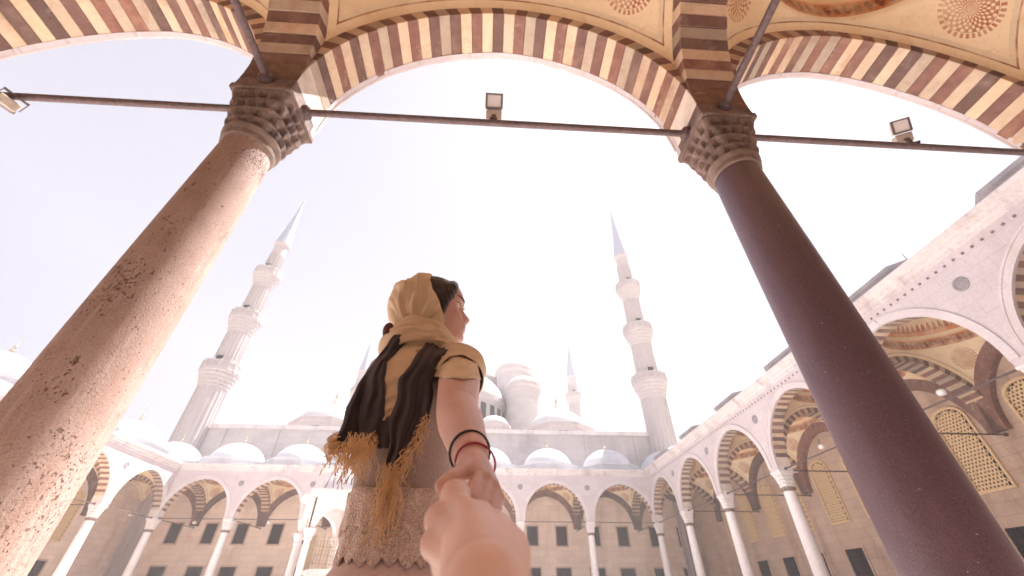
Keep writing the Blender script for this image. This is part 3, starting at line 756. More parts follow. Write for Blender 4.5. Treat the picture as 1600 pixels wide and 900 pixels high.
minaret(-5.36, YM, at(478, 313, Y=YM * B).z, [z for z in pb], 1.62, 'tall pale minaret with three balconies beside the pitted left column')
YF = 17.0
zb1 = at(895, 622, Y=YF * B).z
minaret(3.78, YF, at(886, 538, Y=YF * B).z, [zb1 - 18, zb1], 1.9, 'distant slim minaret behind the small dome right of the woman')
minaret(-5.75, YF, at(569, 530, Y=YF * B).z, [zb1 - 18, zb1], 1.9, "distant slim minaret just left of the woman's shoulder")

# ------------------------------------------------------------------ the mosque behind the far portico
mq = empty('mosque', Matrix.Translation((-1 * B, 8.6 * B, 0))); tag(mq, 'hazy pale mosque with domes and turrets rising behind the far arcade', 'mosque')
yo = -8.6 * B                                                # local y of world 0
def mlathe(nm, prof, x, y, mat='mosque_stone', n=32, parent=mq, rot=0.0, sm=True):
    m = MB().lathe(prof, n, rot=rot); me = m.me(nm, mat)
    if sm: smooth_by_angle(me, 35)
    o = obj(nm, me, parent); o.location = (x, y, 0); return o
def dome_prof(r, z, h, n=14): return [(r * 1.03, z - 0.3), (r * 1.03, z)] + [(r * math.cos(t * PI / 2 / n), z + h * math.sin(t * PI / 2 / n)) for t in range(n)] + [(0.05, z + h)]
fy = 7.66 * B + yo
MB().box(-4.25 * B, 4.25 * B, fy, fy + 12 * B, 0, 17.0).build('front_wall', 'mosque_stone', mq)
fc = MB().box(-4.29 * B, 4.29 * B, fy - 0.35, fy + 0.1, 17.0, 17.45).build('wall_cornice', 'cornice_stone', mq)
for i in range(-4, 5):
    MB().box(i * B * 0.95 - 0.18, i * B * 0.95 + 0.18, fy - 0.12, fy, 11, 17.0).build('pilaster', 'mosque_stone', mq)
# octagonal drums with small corner domes
for s_ in (-1, 1):
    x = s_ * 2.62 * B + 0.0
    y = 9.3 * B + yo
    mlathe('corner_drum', [(5.2, 16.5), (5.2, 20.2), (5.5, 20.4), (5.5, 20.8)], x, y, n=8, rot=PI / 8, sm=False)
    for q in range(8):
        a = PI / 8 + q * PI / 4 + PI / 8; M = Matrix.Translation((x, y, 0)) @ Matrix.Rotation(a, 4, 'Z')
        MB().box(4.78, 4.86, -0.55, 0.55, 17.9, 19.6, M).build('window', 'dark_glass', mq)
    d = mlathe('corner_dome', dome_prof(4.3, 20.8, 3.3), x, y, 'lead')
    mlathe('finial', [(0.2, 24.0), (0.1, 24.6), (0.32, 24.9), (0.1, 25.3), (0.2, 25.7), (0.05, 26.2), (0.02, 27.4)], x, y, 'gilt', 12, d).matrix_parent_inverse = d.matrix_basis.inverted()
    # weight turrets, two tiers
    tx, ty = s_ * 1.93 * B, 10.4 * B + yo
    t_ = mlathe('turret', [(3.1, 16), (3.1, 30.3), (3.45, 30.6), (3.45, 31.2)], tx, ty, n=24)
    mlathe('turret_dome', dome_prof(3.0, 31.2, 1.9), tx, ty, 'lead')
    tx2, ty2 = s_ * 1.75 * B, 11.5 * B + yo
    mlathe('turret', [(3.6, 16), (3.6, 36.6), (4.0, 37.0), (4.0, 37.7)], tx2, ty2, n=24)
    mlathe('turret_dome', dome_prof(3.5, 37.7, 2.4), tx2, ty2, 'lead')
    # low domes nearer the middle
    lx, ly = s_ * 1.12 * B, 9.15 * B + yo
    mlathe('low_drum', [(2.3, 16.5), (2.3, 20.6), (2.6, 20.8), (2.6, 21.2)], lx, ly, n=12, sm=False)
    for q in range(12):
        M = Matrix.Translation((lx, ly, 0)) @ Matrix.Rotation(q * PI / 6 + PI / 12, 4, 'Z')
        MB().box(2.18, 2.26, -0.28, 0.28, 18.0, 20.0, M).build('window', 'dark_glass', mq)
    mlathe('low_dome', dome_prof(2.25, 21.2, 1.5), lx, ly, 'lead')
# half dome over the entrance axis and the great dome
hd = mlathe('half_drum', [(9.6, 16.5), (9.6, 27.5), (10.0, 27.8), (10.0, 28.6)], 0, 11.0 * B + yo, n=32)
for q in range(15):
    a = -PI + PI * (q + 0.5) / 15; M = Matrix.Translation((0, 11.0 * B + yo, 0)) @ Matrix.Rotation(a, 4, 'Z')
    MB().box(9.52, 9.63, -0.55, 0.55, 23.6, 26.8, M).build('window', 'dark_glass', mq)
mlathe('half_dome', dome_prof(9.5, 28.6, 6.5), 0, 11.0 * B + yo, 'lead', 48)
MB().box(-13, 13, 11.2 * B + yo, 15.4 * B + yo, 16, 33.0).build('upper_block', 'mosque_stone', mq)
mlathe('great_drum', [(12.2, 32), (12.2, 36.6), (12.6, 36.9), (12.6, 37.5)], 0, 13.3 * B + yo, n=40)
for q in range(28):
    a = 2 * PI * (q + .5) / 28; M = Matrix.Translation((0, 13.3 * B + yo, 0)) @ Matrix.Rotation(a, 4, 'Z')
    MB().box(12.1, 12.23, -0.6, 0.6, 33.4, 36.2, M).build('window', 'dark_glass', mq)
gd = mlathe('great_dome', dome_prof(11.9, 37.5, 8.5), 0, 13.3 * B + yo, 'lead', 64)

# ------------------------------------------------------------------ ablution fountain in the courtyard
ft = empty('fountain', Matrix.Translation((-1 * B, 3.5 * B, -0.30))); tag(ft, 'pale domed ablution fountain in the courtyard half hidden behind the woman', 'fountain')
RF = 2.3
MB().lathe([(RF + 0.7, 0.0), (RF + 0.7, 0.3), (RF + 0.35, 0.3), (RF + 0.35, 0.55)], 6).build('steps', 'white_marble', ft)
MB().lathe([(1.6, 0.55), (1.6, 1.9), (1.75, 1.95), (1.75, 2.1)], 6).build('basin', 'white_marble', ft)
for q in range(6):
    a = q * PI / 3; x, y = RF * math.cos(a), RF * math.sin(a)
    c0 = obj('column', smooth_by_angle(MB().lathe([(0.2, 0.55), (0.2, 0.7), (0.15, 0.75), (0.135, 3.1), (0.2, 3.16), (0.15, 3.2), (0.26, 3.45), (0.26, 3.55)], 20).me('column', 'white_marble')), ft); c0.location = (x, y, 0)
    # arch panel between neighbours
    M = Matrix.Rotation(a + PI / 6, 4, 'Z') @ Matrix.Translation((RF * math.cos(PI / 6), 0, 0)); hw = RF / 2
    V = []; F = []; N = 24
    for i in range(N + 1):
        s = -hw + 2 * hw * i / N; q_ = max(0.0, 1 - (abs(s) / (hw - 0.16)) ** 1.7); z = 3.5 + 0.95 * math.sqrt(q_)
        for xx in (-0.11, 0.11): V += [M @ Vector((xx, s, z)), M @ Vector((xx, s, 4.85))]
    for i in range(N):
        b0, b1 = i * 4, i * 4 + 4
        F += [(b0, b0 + 1, b1 + 1, b1), (b0 + 2, b1 + 2, b1 + 3, b0 + 3), (b0, b1, b1 + 2, b0 + 2), (b0 + 1, b0 + 3, b1 + 3, b1 + 1)]
    obj('arch_panel', mesh('arch_panel', V, F, 'white_marble'), ft)
    g3 = MB()
    for i in range(-3, 4): g3.box(1.5, 1.53, i * 0.2 - 0.012, i * 0.2 + 0.012, 2.1, 3.4, Matrix.Rotation(a + PI / 6, 4, 'Z'))
    for z in (2.4, 2.75, 3.1): g3.box(1.49, 1.52, -0.75, 0.75, z - 0.012, z + 0.012, Matrix.Rotation(a + PI / 6, 4, 'Z'))
    g3.build('grille', 'gilt', ft)
MB().lathe([(RF + 0.1, 4.80), (RF + 0.45, 4.95), (RF + 0.48, 5.08), (RF - 0.1, 5.14)], 6).build('eaves', 'cornice_stone', ft)
fd = obj('dome', smooth_by_angle(MB().lathe(dome_prof(1.85, 5.15, 1.35), 40).me('dome', 'lead')), ft)
MB().lathe([(0.12, 6.45), (0.05, 6.6), (0.15, 6.75), (0.04, 6.9), (0.02, 7.4)], 12).build('finial', 'gilt', fd)

# ------------------------------------------------------------------ people
from mathutils.bvhtree import BVHTree
def skin_mat(name, base, red):
    k = NT(name, 0.5, 0.35)
    a = k.noise(9, 5, 0.6); c = k.ramp(a, [(0.3, tuple(x * 0.88 for x in base)), (0.7, tuple(min(1, x * 1.08) for x in base))])
    at_ = k.n('ShaderNodeAttribute'); at_.attribute_name = 'flush'
    c = k.mix(at_.outputs['Fac'], c, red)
    k.color(c); k.b.inputs['Subsurface Weight'].default_value = 0.12; k.b.inputs['Subsurface Radius'].default_value = (0.010, 0.004, 0.002); k.b.inputs['Subsurface Scale'].default_value = 0.6
    k.bump(k.noise(180, 3, 0.6), 0.10, 0.002)
skin_mat('skin', (0.58, 0.365, 0.315), (0.38, 0.10, 0.095))
skin_mat('warm_skin', (0.74, 0.50, 0.41), (0.60, 0.28, 0.21))
def cloth_mat(name, lo, hi, scale, bump, stretch=(1, 1, 1), weave=0.0, rough=0.9):
    k = NT(name, rough, 0.15); k.b.inputs['Sheen Weight'].default_value = 0.25
    v = k.mapping(stretch); a = k.noise(scale, 5, 0.6, v); c = k.ramp(a, [(0.3, lo), (0.7, hi)]); h = a
    if weave:
        w1 = k.n('ShaderNodeTexWave'); w1.inputs['Scale'].default_value = weave; w1.inputs['Distortion'].default_value = 1.5; w1.inputs['Detail'].default_value = 2; w1.bands_direction = 'Z'; k.l(k.co.outputs['Object'], w1.inputs['Vector'])
        w2 = k.n('ShaderNodeTexWave'); w2.inputs['Scale'].default_value = weave; w2.inputs['Distortion'].default_value = 2.0; w2.bands_direction = 'X'; k.l(k.co.outputs['Object'], w2.inputs['Vector'])
        h = k.math('ADD', k.math('MULTIPLY', w1.outputs['Fac'], w2.outputs['Fac']), k.math('MULTIPLY', a, 0.5))
        c = k.mix(k.math('MULTIPLY', h, 0.45), tuple(x * 0.72 for x in lo), c)
    k.color(c); k.bump(h, bump, 0.006)
cloth_mat('mustard_cloth', (0.82, 0.63, 0.42), (0.92, 0.77, 0.57), 30, 0.2, weave=260)
cloth_mat('dark_wool', (0.045, 0.030, 0.038), (0.14, 0.10, 0.105), 60, 0.6, (1, 1, 0.3), weave=140)
cloth_mat('fringe_yarn', (0.66, 0.43, 0.21), (0.84, 0.62, 0.37), 40, 0.3)
cloth_mat('pink_knit', (0.70, 0.56, 0.535), (0.82, 0.68, 0.65), 25, 0.8, weave=75)
cloth_mat('mauve_cloth', (0.58, 0.46, 0.46), (0.66, 0.53, 0.53), 14, 0.2)
k = NT('lace', 0.9, 0.15); vz = k.n('ShaderNodeTexVoronoi'); vz.inputs['Scale'].default_value = 250; k.l(k.co.outputs['Object'], vz.inputs['Vector'])
d_ = vz.outputs['Distance']; k.color(k.ramp(d_, [(0.0, (0.52, 0.37, 0.335)), (0.30, (0.76, 0.61, 0.56)), (0.6, (0.86, 0.73, 0.68))])); k.bump(d_, 0.9, 0.008)
flat('hair', (0.020, 0.012, 0.014), 0.45, 0, 0.4, 0.4, 60)
flat('auburn', (0.11, 0.045, 0.035), 0.6, 0, 0.3, 0.4, 60)
flat('eye_white', (0.7, 0.66, 0.63), 0.2); flat('iris', (0.03, 0.018, 0.012), 0.15)
flat('black_cord', (0.02, 0.015, 0.02), 0.6); flat('red_cord', (0.33, 0.02, 0.04), 0.6); flat('shoe', (0.12, 0.07, 0.05), 0.6)

class Blob(MB):
    def ball(s, c, r, n=20, rot=None):
        c = Vector(c); r = r if isinstance(r, (tuple, list)) else (r, r, r); V = []; F = []; m = n // 2
        for j in range(1, m):
            t = PI * j / m
            for i in range(n):
                a = 2 * PI * i / n; v = Vector((r[0] * math.sin(t) * math.cos(a), r[1] * math.sin(t) * math.sin(a), r[2] * math.cos(t)))
                V.append(c + (rot @ v if rot is not None else v))
        for j in range(m - 2):
            for i in range(n): k2 = (i + 1) % n; F.append((j * n + i, (j + 1) * n + i, (j + 1) * n + k2, j * n + k2))
        t_, b_ = len(V), len(V) + 1
        up = Vector((0, 0, r[2])); up = rot @ up if rot is not None else up; V += [c + up, c - up]
        for i in range(n): k2 = (i + 1) % n; F += [(t_, i, k2), (b_, (m - 2) * n + k2, (m - 2) * n + i)]
        return s.add(V, F)
    def limb(s, pts, rad, n=18):
        pts = [Vector(p) for p in pts]
        s.tube(pts, rad, n)
        for p, r in zip(pts, rad): s.ball(p, r * 0.995, 14)
        return s
    def melt(s, name, voxel, smooth=6, mat=None):
        me = s.me(name + '_raw'); o = bpy.data.objects.new(name + '_raw', me); COL.objects.link(o)
        r = o.modifiers.new('r', 'REMESH'); r.mode = 'VOXEL'; r.voxel_size = voxel; r.use_smooth_shade = True
        sm = o.modifiers.new('s', 'SMOOTH'); sm.factor = 0.5; sm.iterations = smooth
        dg = bpy.context.evaluated_depsgraph_get(); out = bpy.data.meshes.new_from_object(o.evaluated_get(dg))
        bpy.data.objects.remove(o); out.name = name; out.materials.clear()
        if mat: out.materials.append(MATS[mat])
        out.polygons.foreach_set('use_smooth', [True] * len(out.polygons)); return out
def fnoise(x, y, z=0.0): return mnoise.noise(Vector((x, y, z)))

WX, WY = -0.225, 1.10                                        # where she stands
# --- body: one continuous surface
bd = Blob()
HCN = at(677, 489, Y=WY)                                     # head centre
fwd = Vector((0.992, 0.06, 0.06)).normalized(); lft = Vector((0, 0, 1)).cross(fwd).normalized(); hup = fwd.cross(lft)
HR = Matrix((fwd, lft, hup)).transposed()
def H(x, y, z): return HCN + HR @ Vector((x, y, z))
def hb(c, r): bd.ball(H(*c), r, 24, HR)
hb((-0.015, 0, 0.028), (0.092, 0.074, 0.084))
FZ = [.085, .055, .032, .016, .008, -.004, -.016, -.026, -.036, -.042, -.050, -.0565, -.064, -.074, -.090, -.104, -.112]
FY = [0, .006, .012, .018, .030, .045, .058, .066]
FX = [[.078, .092, .0950, .0895, .0925, .0995, .1080, .1140, .1055, .0970, .1010, .0955, .0990, .0905, .0945, .086, .066],
      [.078, .0915, .0945, .0870, .0885, .0945, .1030, .1095, .1040, .0965, .1005, .0950, .0985, .0902, .0942, .0855, .065],
      [.0775, .091, .0940, .0810, .0800, .0840, .0905, .1000, .0985, .0940, .0985, .0935, .0970, .0895, .0930, .084, .063],
      [.077, .090, .0930, .0785, .0765, .0790, .0835, .0885, .0900, .0915, .0950, .0915, .0940, .0880, .0900, .081, .060],
      [.073, .085, .0890, .0795, .0770, .0785, .0825, .0835, .0830, .0825, .0830, .0825, .0825, .0805, .0790, .071, .050],
      [.061, .070, .0740, .0690, .0680, .0690, .0710, .0700, .0690, .0680, .0665, .0650, .0630, .0600, .0550, .046, .030],
      [.040, .048, .0500, .0470, .0460, .0450, .0440, .0430, .0410, .0395, .0375, .0360, .0330, .0270, .0180, .008, -.005],
      [.010, .015, .0150, .0150, .0150, .0140, .0130, .0120, .0100, .0080, .0050, .0020, -.002, -.010, -.02, -.03, -.04]]
zs_ = np.linspace(0.085, -0.112, 80); ys_ = np.linspace(-0.066, 0.066, 60)
colz = np.array([np.interp(-zs_, [-z for z in FZ], row) for row in FX])            # y-key x z
ker = np.array([1, 2, 3, 2, 1]) / 9.0
colz = np.array([np.convolve(np.pad(c_, 2, mode='edge'), ker, 'valid') for c_ in colz])
FV = []; FFc = []; nz, ny = len(zs_), len(ys_)
for side in (0, 1):
    for a_ in range(nz):
        for b_ in range(ny):
            x = float(np.interp(abs(ys_[b_]), FY, colz[:, a_])) if side == 0 else -0.045
            FV.append(H(x, ys_[b_] * (1 if side == 0 else 0.9), zs_[a_]))
for a_ in range(nz - 1):
    for b_ in range(ny - 1):
        q = a_ * ny + b_; o_ = nz * ny; FFc += [(q, q + ny, q + ny + 1, q + 1), (o_ + q, o_ + q + 1, o_ + q + ny + 1, o_ + q + ny)]
for a_ in range(nz - 1):
    for b_ in (0, ny - 1):
        q = a_ * ny + b_; o_ = nz * ny; FFc.append((q, o_ + q, o_ + q + ny, q + ny) if b_ == 0 else (q, q + ny, o_ + q + ny, o_ + q))
for b_ in range(ny - 1):
    for a_ in (0, nz - 1):
        q = a_ * ny + b_; o_ = nz * ny; FFc.append((q, q + 1, o_ + q + 1, o_ + q) if a_ == 0 else (q, o_ + q, o_ + q + 1, q + 1))
bd.add(FV, FFc)
NB = Vector((WX, WY + 0.005, 1.335))
bd.limb([NB, H(-0.022, 0, -0.075)], [0.056, 0.052])
# torso, hips, legs
for z, x, y, rx, ry, rz in ((1.255, WX, WY, 0.135, 0.080, 0.075), (1.16, WX, WY + 0.005, 0.125, 0.085, 0.11), (1.03, WX + 0.014, WY, 0.098, 0.076, 0.11), (0.90, WX + 0.032, WY, 0.108, 0.086, 0.12)):
    bd.ball((x, y, z), (rx, ry, rz), 28)
for s_ in (-1, 1):
    hx = WX + 0.030 + s_ * 0.055
    bd.limb([(hx, WY, 0.86), (hx, WY + 0.005, 0.47), (hx, WY, 0.09)], [0.058, 0.048, 0.036])
    bd.ball((hx, WY + 0.06, 0.045), (0.040, 0.105, 0.040), 18)
# right arm reaching back to the camera
SR = Vector((-0.098, 1.075, 1.295)); ER = at(714, 642, Y=0.875); WR = at(736, 712, Y=0.655)
bd.limb([Vector((WX + 0.05, WY, 1.30)), SR], [0.060, 0.056])
bd.limb([SR, SR.lerp(ER, 0.5), ER, ER.lerp(WR, 0.35), ER.lerp(WR, 0.75), WR], [0.056, 0.050, 0.0425, 0.0415, 0.032, 0.0250])
# left arm, tucked in front of her
SL = Vector((-0.312, 1.115, 1.285))
bd.limb([Vector((WX - 0.05, WY, 1.30)), SL, (-0.335, 1.20, 1.08), (-0.25, 1.33, 1.02)], [0.058, 0.048, 0.038, 0.026])
bd.limb([(-0.25, 1.33, 1.02), (-0.20, 1.37, 1.01)], [0.024, 0.030])
for q in range(4): bd.limb([(-0.20, 1.365 + 0.0, 1.03 - q * 0.018), (-0.165, 1.375, 1.03 - q * 0.019), (-0.14, 1.365, 1.022 - q * 0.018)], [0.009, 0.008, 0.007], 10)
bd.limb([(-0.215, 1.355, 1.035), (-0.18, 1.345, 1.05), (-0.165, 1.345, 1.05)], [0.010, 0.009, 0.008], 10)
# right hand: palm, fingers closing on the photographer's hand, thumb across the top
KN = [at(749, 741, Y=0.580), at(762, 751, Y=0.582), at(773, 764, Y=0.586), at(779, 779, Y=0.592)]
for q, kp in enumerate(KN): bd.limb([WR, WR.lerp(kp, 0.5) + Vector((0, 0, 0.003)), kp], [0.0185, 0.0125, 0.0080], 14)
bd.limb([WR, at(728, 742, Y=0.595)], [0.019, 0.015], 14)
for q, (f1, f2, f3, r) in enumerate((((741, 759), (735, 778), (730, 795), 0.0057), ((755, 771), (749, 789), (742, 803), 0.0058), ((768, 785), (762, 801), (752, 812), 0.0057), ((777, 800), (772, 813), (760, 822), 0.0052))):
    bd.limb([KN[q], at(*f1, Y=0.553 + 0.004 * q), at(*f2, Y=0.535 + 0.004 * q), at(*f3, Y=0.532)], [r * 1.12, r * 1.04, r * 0.97, r * 0.85], 12)
bd.limb([at(738, 730, Y=0.615), at(720, 741, Y=0.580), at(704, 750, Y=0.560), at(691, 759, Y=0.548)], [0.0150, 0.0112, 0.0104, 0.0084], 12)
body_me = bd.melt('body', 0.0026, 2, 'skin')
fl = body_me.attributes.new('flush', 'FLOAT', 'POINT'); co = np.empty(len(body_me.vertices) * 3); body_me.vertices.foreach_get('co', co); co = co.reshape(-1, 3)
loc = (co - np.array(HCN)) @ np.array(HR)
lip = np.exp(-(((loc[:, 0] - 0.101) / 0.012) ** 2 + (loc[:, 1] / 0.021) ** 2 + ((loc[:, 2] + 0.060) / 0.0095) ** 2)) * 1.1
chk = 0.22 * np.exp(-(((loc[:, 0] - 0.075) / 0.03) ** 2 + ((np.abs(loc[:, 1]) - 0.04) / 0.025) ** 2 + ((loc[:, 2] + 0.025) / 0.025) ** 2))
fl.data.foreach_set('value', np.clip(lip + chk, 0, 0.85))
woman = empty('person', Matrix.Identity(4)); woman.location = (0, 0, 0)
tag(woman, 'woman in mustard headscarf and dark fringed shawl, reaching one arm back, face in profile', 'person')
body = obj('body', body_me, woman)
for s_ in (-1, 1):
    e = obj('eye', Blob().ball(H(0.0690, s_ * 0.031, 0.0090), 0.0120, 18).me('eye', 'eye_white', True), body)
    obj('iris', Blob().ball(H(0.0775, s_ * 0.0312, 0.0090), (0.0045, 0.0055, 0.0058), 14).me('iris', 'iris', True), e)
    lid = [H(0.0785 - 0.010 * abs(t) ** 1.6 - (0.004 if t * s_ > 0 else 0), s_ * 0.031 + t * 0.014, 0.0165 - 0.005 * t * t) for t in (-1, -.6, -.2, .2, .6, 1)]
    MB().tube([p + HR @ Vector((0.004, 0, 0)) for p in lid], [0.0008, 0.0016, 0.002, 0.002, 0.002, 0.001], 6).build('eyelashes', 'hair', body)
    br = [H(0.0945 - 0.022 * max(0, t) ** 1.6, s_ * (0.012 + 0.034 * (t + 0.1)), 0.029 + 0.006 * math.sin(t * 2.2)) for t in (0, .25, .5, .75, 1)]
    MB().tube(br, [0.0016, 0.0026, 0.0026, 0.002, 0.0008], 6).build('eyebrow', 'hair', body)
# hair under the scarf, swept back from the forehead
hm_ = Blob(); hm_.ball(H(-0.005, 0, 0.041), (0.089, 0.0795, 0.0835), 32, HR)
for s_ in (-1, 1):
    for dx, dy in ((0.0, 0.0), (-0.022, 0.002)):
        hm_.limb([H(0.056 + dx, s_ * 0.028, 0.082), H(0.054 + dx, s_ * (0.052 + dy), 0.056), H(0.040 + dx, s_ * (0.062 + dy), 0.018), H(0.028 + dx, s_ * (0.063 + dy), -0.022), H(0.020 + dx, s_ * (0.060 + dy), -0.050)], [0.020, 0.019, 0.017, 0.015, 0.012])
hair_me = hm_.melt('hair', 0.0035, 8, 'hair')
for v in hair_me.vertices:
    l_ = HR.transposed() @ (v.co - HCN); v.co += HR @ (Vector((0.15, 1, 1)) * 0.0012 * math.sin(l_.z * 160 + l_.x * 420))
obj('hair', hair_me, woman)

# --- knitted top, skirt
def loft(rings, n=72, fold=None, name='top', mat=None):
    V = []; F = []
    for j, (z, cx, cy, rx, ry) in enumerate(rings):
        for i in range(n):
            a = 2 * PI * i / n; m_ = 1 + (fold(a, z) if fold else 0)
            V.append((cx + rx * m_ * math.cos(a), cy + ry * m_ * math.sin(a), z + (0 if len(rings[j]) == 5 else 0)))
    for j in range(len(rings) - 1):
        for i in range(n): k2 = (i + 1) % n; F.append((j * n + i, j * n + k2, (j + 1) * n + k2, (j + 1) * n + i))
    return mesh(name, V, F, mat, True)
def interp(keys, zs):
    ks = sorted(keys); out = []
    for z in zs:
        out.append((z,) + tuple(float(np.interp(z, [k_[0] for k_ in ks], [k_[q] for k_ in ks])) for q in range(1, 5)))
    return out
KT = [(0.895, WX + 0.034, WY, 0.122, 0.102), (0.95, WX + 0.028, WY, 0.119, 0.098), (1.03, WX + 0.016, WY, 0.113, 0.090), (1.12, WX + 0.006, WY, 0.120, 0.096), (1.20, WX, WY, 0.132, 0.100),
      (1.26, WX, WY, 0.130, 0.096), (1.30, WX, WY, 0.122, 0.086), (1.325, WX, WY, 0.105, 0.072), (1.345, WX, WY, 0.080, 0.062)]
top_me = loft(interp(KT, np.linspace(1.345, 0.895, 46)), 96, lambda a, z: 0.02 * fnoise(3 * math.cos(a), 3 * math.sin(a), z * 7) + 0.012 * math.sin(7 * a + 4 * z) * max(0, (1.15 - z) * 2), 'knitted_top', 'pink_knit')
top = obj('knitted_top', top_me, woman)
# lace hem: two scalloped flounces
def flounce(z0, z1, grow, nm):
    n = 160; rows = 10; V = []; F = []
    for j in range(rows + 1):
        t = j / rows; z = z0 + (z1 - z0) * t; _, cx, cy, rx, ry = interp(KT, [max(0.895, z)])[0]
        for i in range(n):
            a = 2 * PI * i / n; sc_ = 0.016 * abs(math.sin(a * 13)) * t; g2 = 1 + grow + 0.030 * t * (1 + 0.6 * math.sin(a * 17 + 1.5 * fnoise(a * 2, t))) + 0.03 * fnoise(4 * math.cos(a), 4 * math.sin(a), z * 30)
            V.append((cx + rx * g2 * math.cos(a), cy + ry * g2 * math.sin(a), z - sc_ + 0.010 * fnoise(2 * math.cos(a), 2 * math.sin(a), 5)))
    for j in range(rows):
        for i in range(n): k2 = (i + 1) % n; F.append((j * n + i, j * n + k2, (j + 1) * n + k2, (j + 1) * n + i))
    o = obj(nm, mesh(nm, V, F, 'lace', True), woman); sd_ = o.modifiers.new('t', 'SOLIDIFY'); sd_.thickness = 0.004; return o
flounce(0.985, 0.915, 0.015, 'lace_trim'); flounce(0.925, 0.862, 0.02, 'lace_hem')
KS = [(0.06, WX + 0.03, WY, 0.28, 0.26), (0.5, WX + 0.03, WY, 0.19, 0.17), (0.8, WX + 0.026, WY, 0.146, 0.118), (0.835, WX + 0.028, WY, 0.136, 0.110), (0.872, WX + 0.034, WY, 0.114, 0.094), (0.95, WX + 0.028, WY, 0.108, 0.088)]
obj('long_skirt', loft(interp(KS, np.linspace(0.95, 0.06, 40)), 120, lambda a, z: 0.05 * math.sin(11 * a + 1.2 * fnoise(a, z * 2)) * max(0, 0.95 - z), 'long_skirt', 'mauve_cloth'), woman)
for s_ in (-1, 1):
    obj('shoe', Blob().ball((WX + 0.030 + s_ * 0.055, WY + 0.06, 0.046), (0.046, 0.125, 0.046), 18).me('shoe', 'shoe', True), woman)

# --- headscarf: hood, neck wraps, back drape and cap sleeve
sc = MB()
PV = (-0.045, -0.125)
def hood_pt(th, ph):
    """th from the face axis, ph round it (0 = up)"""
    d = Vector((math.cos(th), math.sin(th) * math.sin(ph), math.sin(th) * math.cos(ph)))
    cx = Vector((-0.022, 0, 0.022)); down = max(0, -math.cos(ph))
    r = 1 / math.sqrt((d.x / 0.108) ** 2 + (d.y / 0.091) ** 2 + (d.z / (0.099 if d.z > 0 else 0.135)) ** 2)
    p = cx + d * r
    p.x += 0.040 * max(0, 0.35 - math.cos(ph)) * math.sin(th) ** 3 - 0.004          # edge comes forward towards the jaw
    al = math.atan2(p.z - PV[1], p.x - PV[0])
    wob = fnoise(p.x * 14, p.y * 10, p.z * 14)
    env = min(1, abs(p.y) / 0.05)
    f = (0.0040 * math.sin(al * 17 + 5 * wob) + 0.0028 * math.sin(al * 37 + 7 * wob) + 0.0012 * math.sin(al * 73 + 9 * wob)) * env + 0.006 * wob
    return H(*(p + d * (f + 0.004)))
n, m = 120, 44; V = []; F = []
for j in range(m + 1):
    th = R_(80) + (PI - R_(80)) * j / m
    for i in range(n): V.append(hood_pt(th, 2 * PI * i / n))
for j in range(m):
    for i in range(n): k2 = (i + 1) % n; F.append((j * n + i, j * n + k2, (j + 1) * n + k2, (j + 1) * n + i))
sc.add(V, F)
def wrap(c, rx, ry, tilt, tr, rolls, ph=0.0, lean=0.0):
    """one loose turn of cloth round the neck: a thick ring with fine folds along it"""
    nn, mm = 110, 44; V = []; F = []
    M = Matrix.Translation(c) @ Matrix.Rotation(tilt, 4, Vector((1, 0, 0))) @ Matrix.Rotation(lean, 4, Vector((0, 1, 0)))
    for i in range(nn):
        a = 2 * PI * i / nn
        for q in range(mm):
            b_ = 2 * PI * q / mm; fold = 1 + 0.10 * math.sin(b_ * rolls * 2 + 5 * fnoise(math.cos(a) * 2, math.sin(a) * 2, ph + 4)) + 0.16 * math.sin(b_ * rolls + 3 * fnoise(math.cos(a) * 1.5, math.sin(a) * 1.5, ph)) + 0.15 * fnoise(math.cos(a) * 2, math.sin(a) * 2, b_)
            rr = tr * fold; V.append(M @ Vector(((rx + rr * math.cos(b_)) * math.cos(a), (ry + rr * math.cos(b_)) * math.sin(a), rr * 1.25 * math.sin(b_))))
    for i in range(nn):
        for q in range(mm): F.append((i * mm + q, ((i + 1) % nn) * mm + q, ((i + 1) % nn) * mm + (q + 1) % mm, i * mm + (q + 1) % mm))
    sc.add(V, F)
wrap(Vector((WX + 0.010, WY, 1.392)), 0.066, 0.058, R_(-14), 0.024, 5, 1.0, R_(10))
wrap(Vector((WX + 0.004, WY - 0.004, 1.358)), 0.082, 0.066, R_(-8), 0.026, 6, 2.0, R_(-6))
wrap(Vector((WX - 0.012, WY + 0.0, 1.405)), 0.064, 0.060, R_(10), 0.022, 5, 3.0, R_(-16))
# cap sleeve round the right upper arm
ax = (ER - SR).normalized(); s1 = ax.cross(Vector((0, 0, 1))).normalized(); s2 = s1.cross(ax)
n, m = 80, 22; V = []; F = []
for j in range(m + 1):
    t = j / m; c_ = Vector((WX + 0.075, WY - 0.005, 1.312)).lerp(SR, min(1, t * 1.7)) if t < 0.59 else SR + ax * (0.085 * (t - 0.59) / 0.41)
    for i in range(n):
        a = 2 * PI * i / n; r = (0.062 + 0.006 * math.sin(PI * min(1, t * 1.2))) * (1 + 0.05 * math.sin(t * 42 + 2.0 * math.sin(a) + 2 * fnoise(math.cos(a), math.sin(a), 3)) * min(1, 3 * t) + 0.05 * fnoise(2 * math.cos(a), 2 * math.sin(a), t * 4))
        V.append(c_ + (s1 * math.cos(a) + s2 * math.sin(a)) * r + ax * (0.030 * max(0, -math.cos(a - 0.4)) * max(0, t - 0.6)))
for j in range(m):
    for i in range(n): k2 = (i + 1) % n; F.append((j * n + i, j * n + k2, (j + 1) * n + k2, (j + 1) * n + i))
sc.add(V, F)

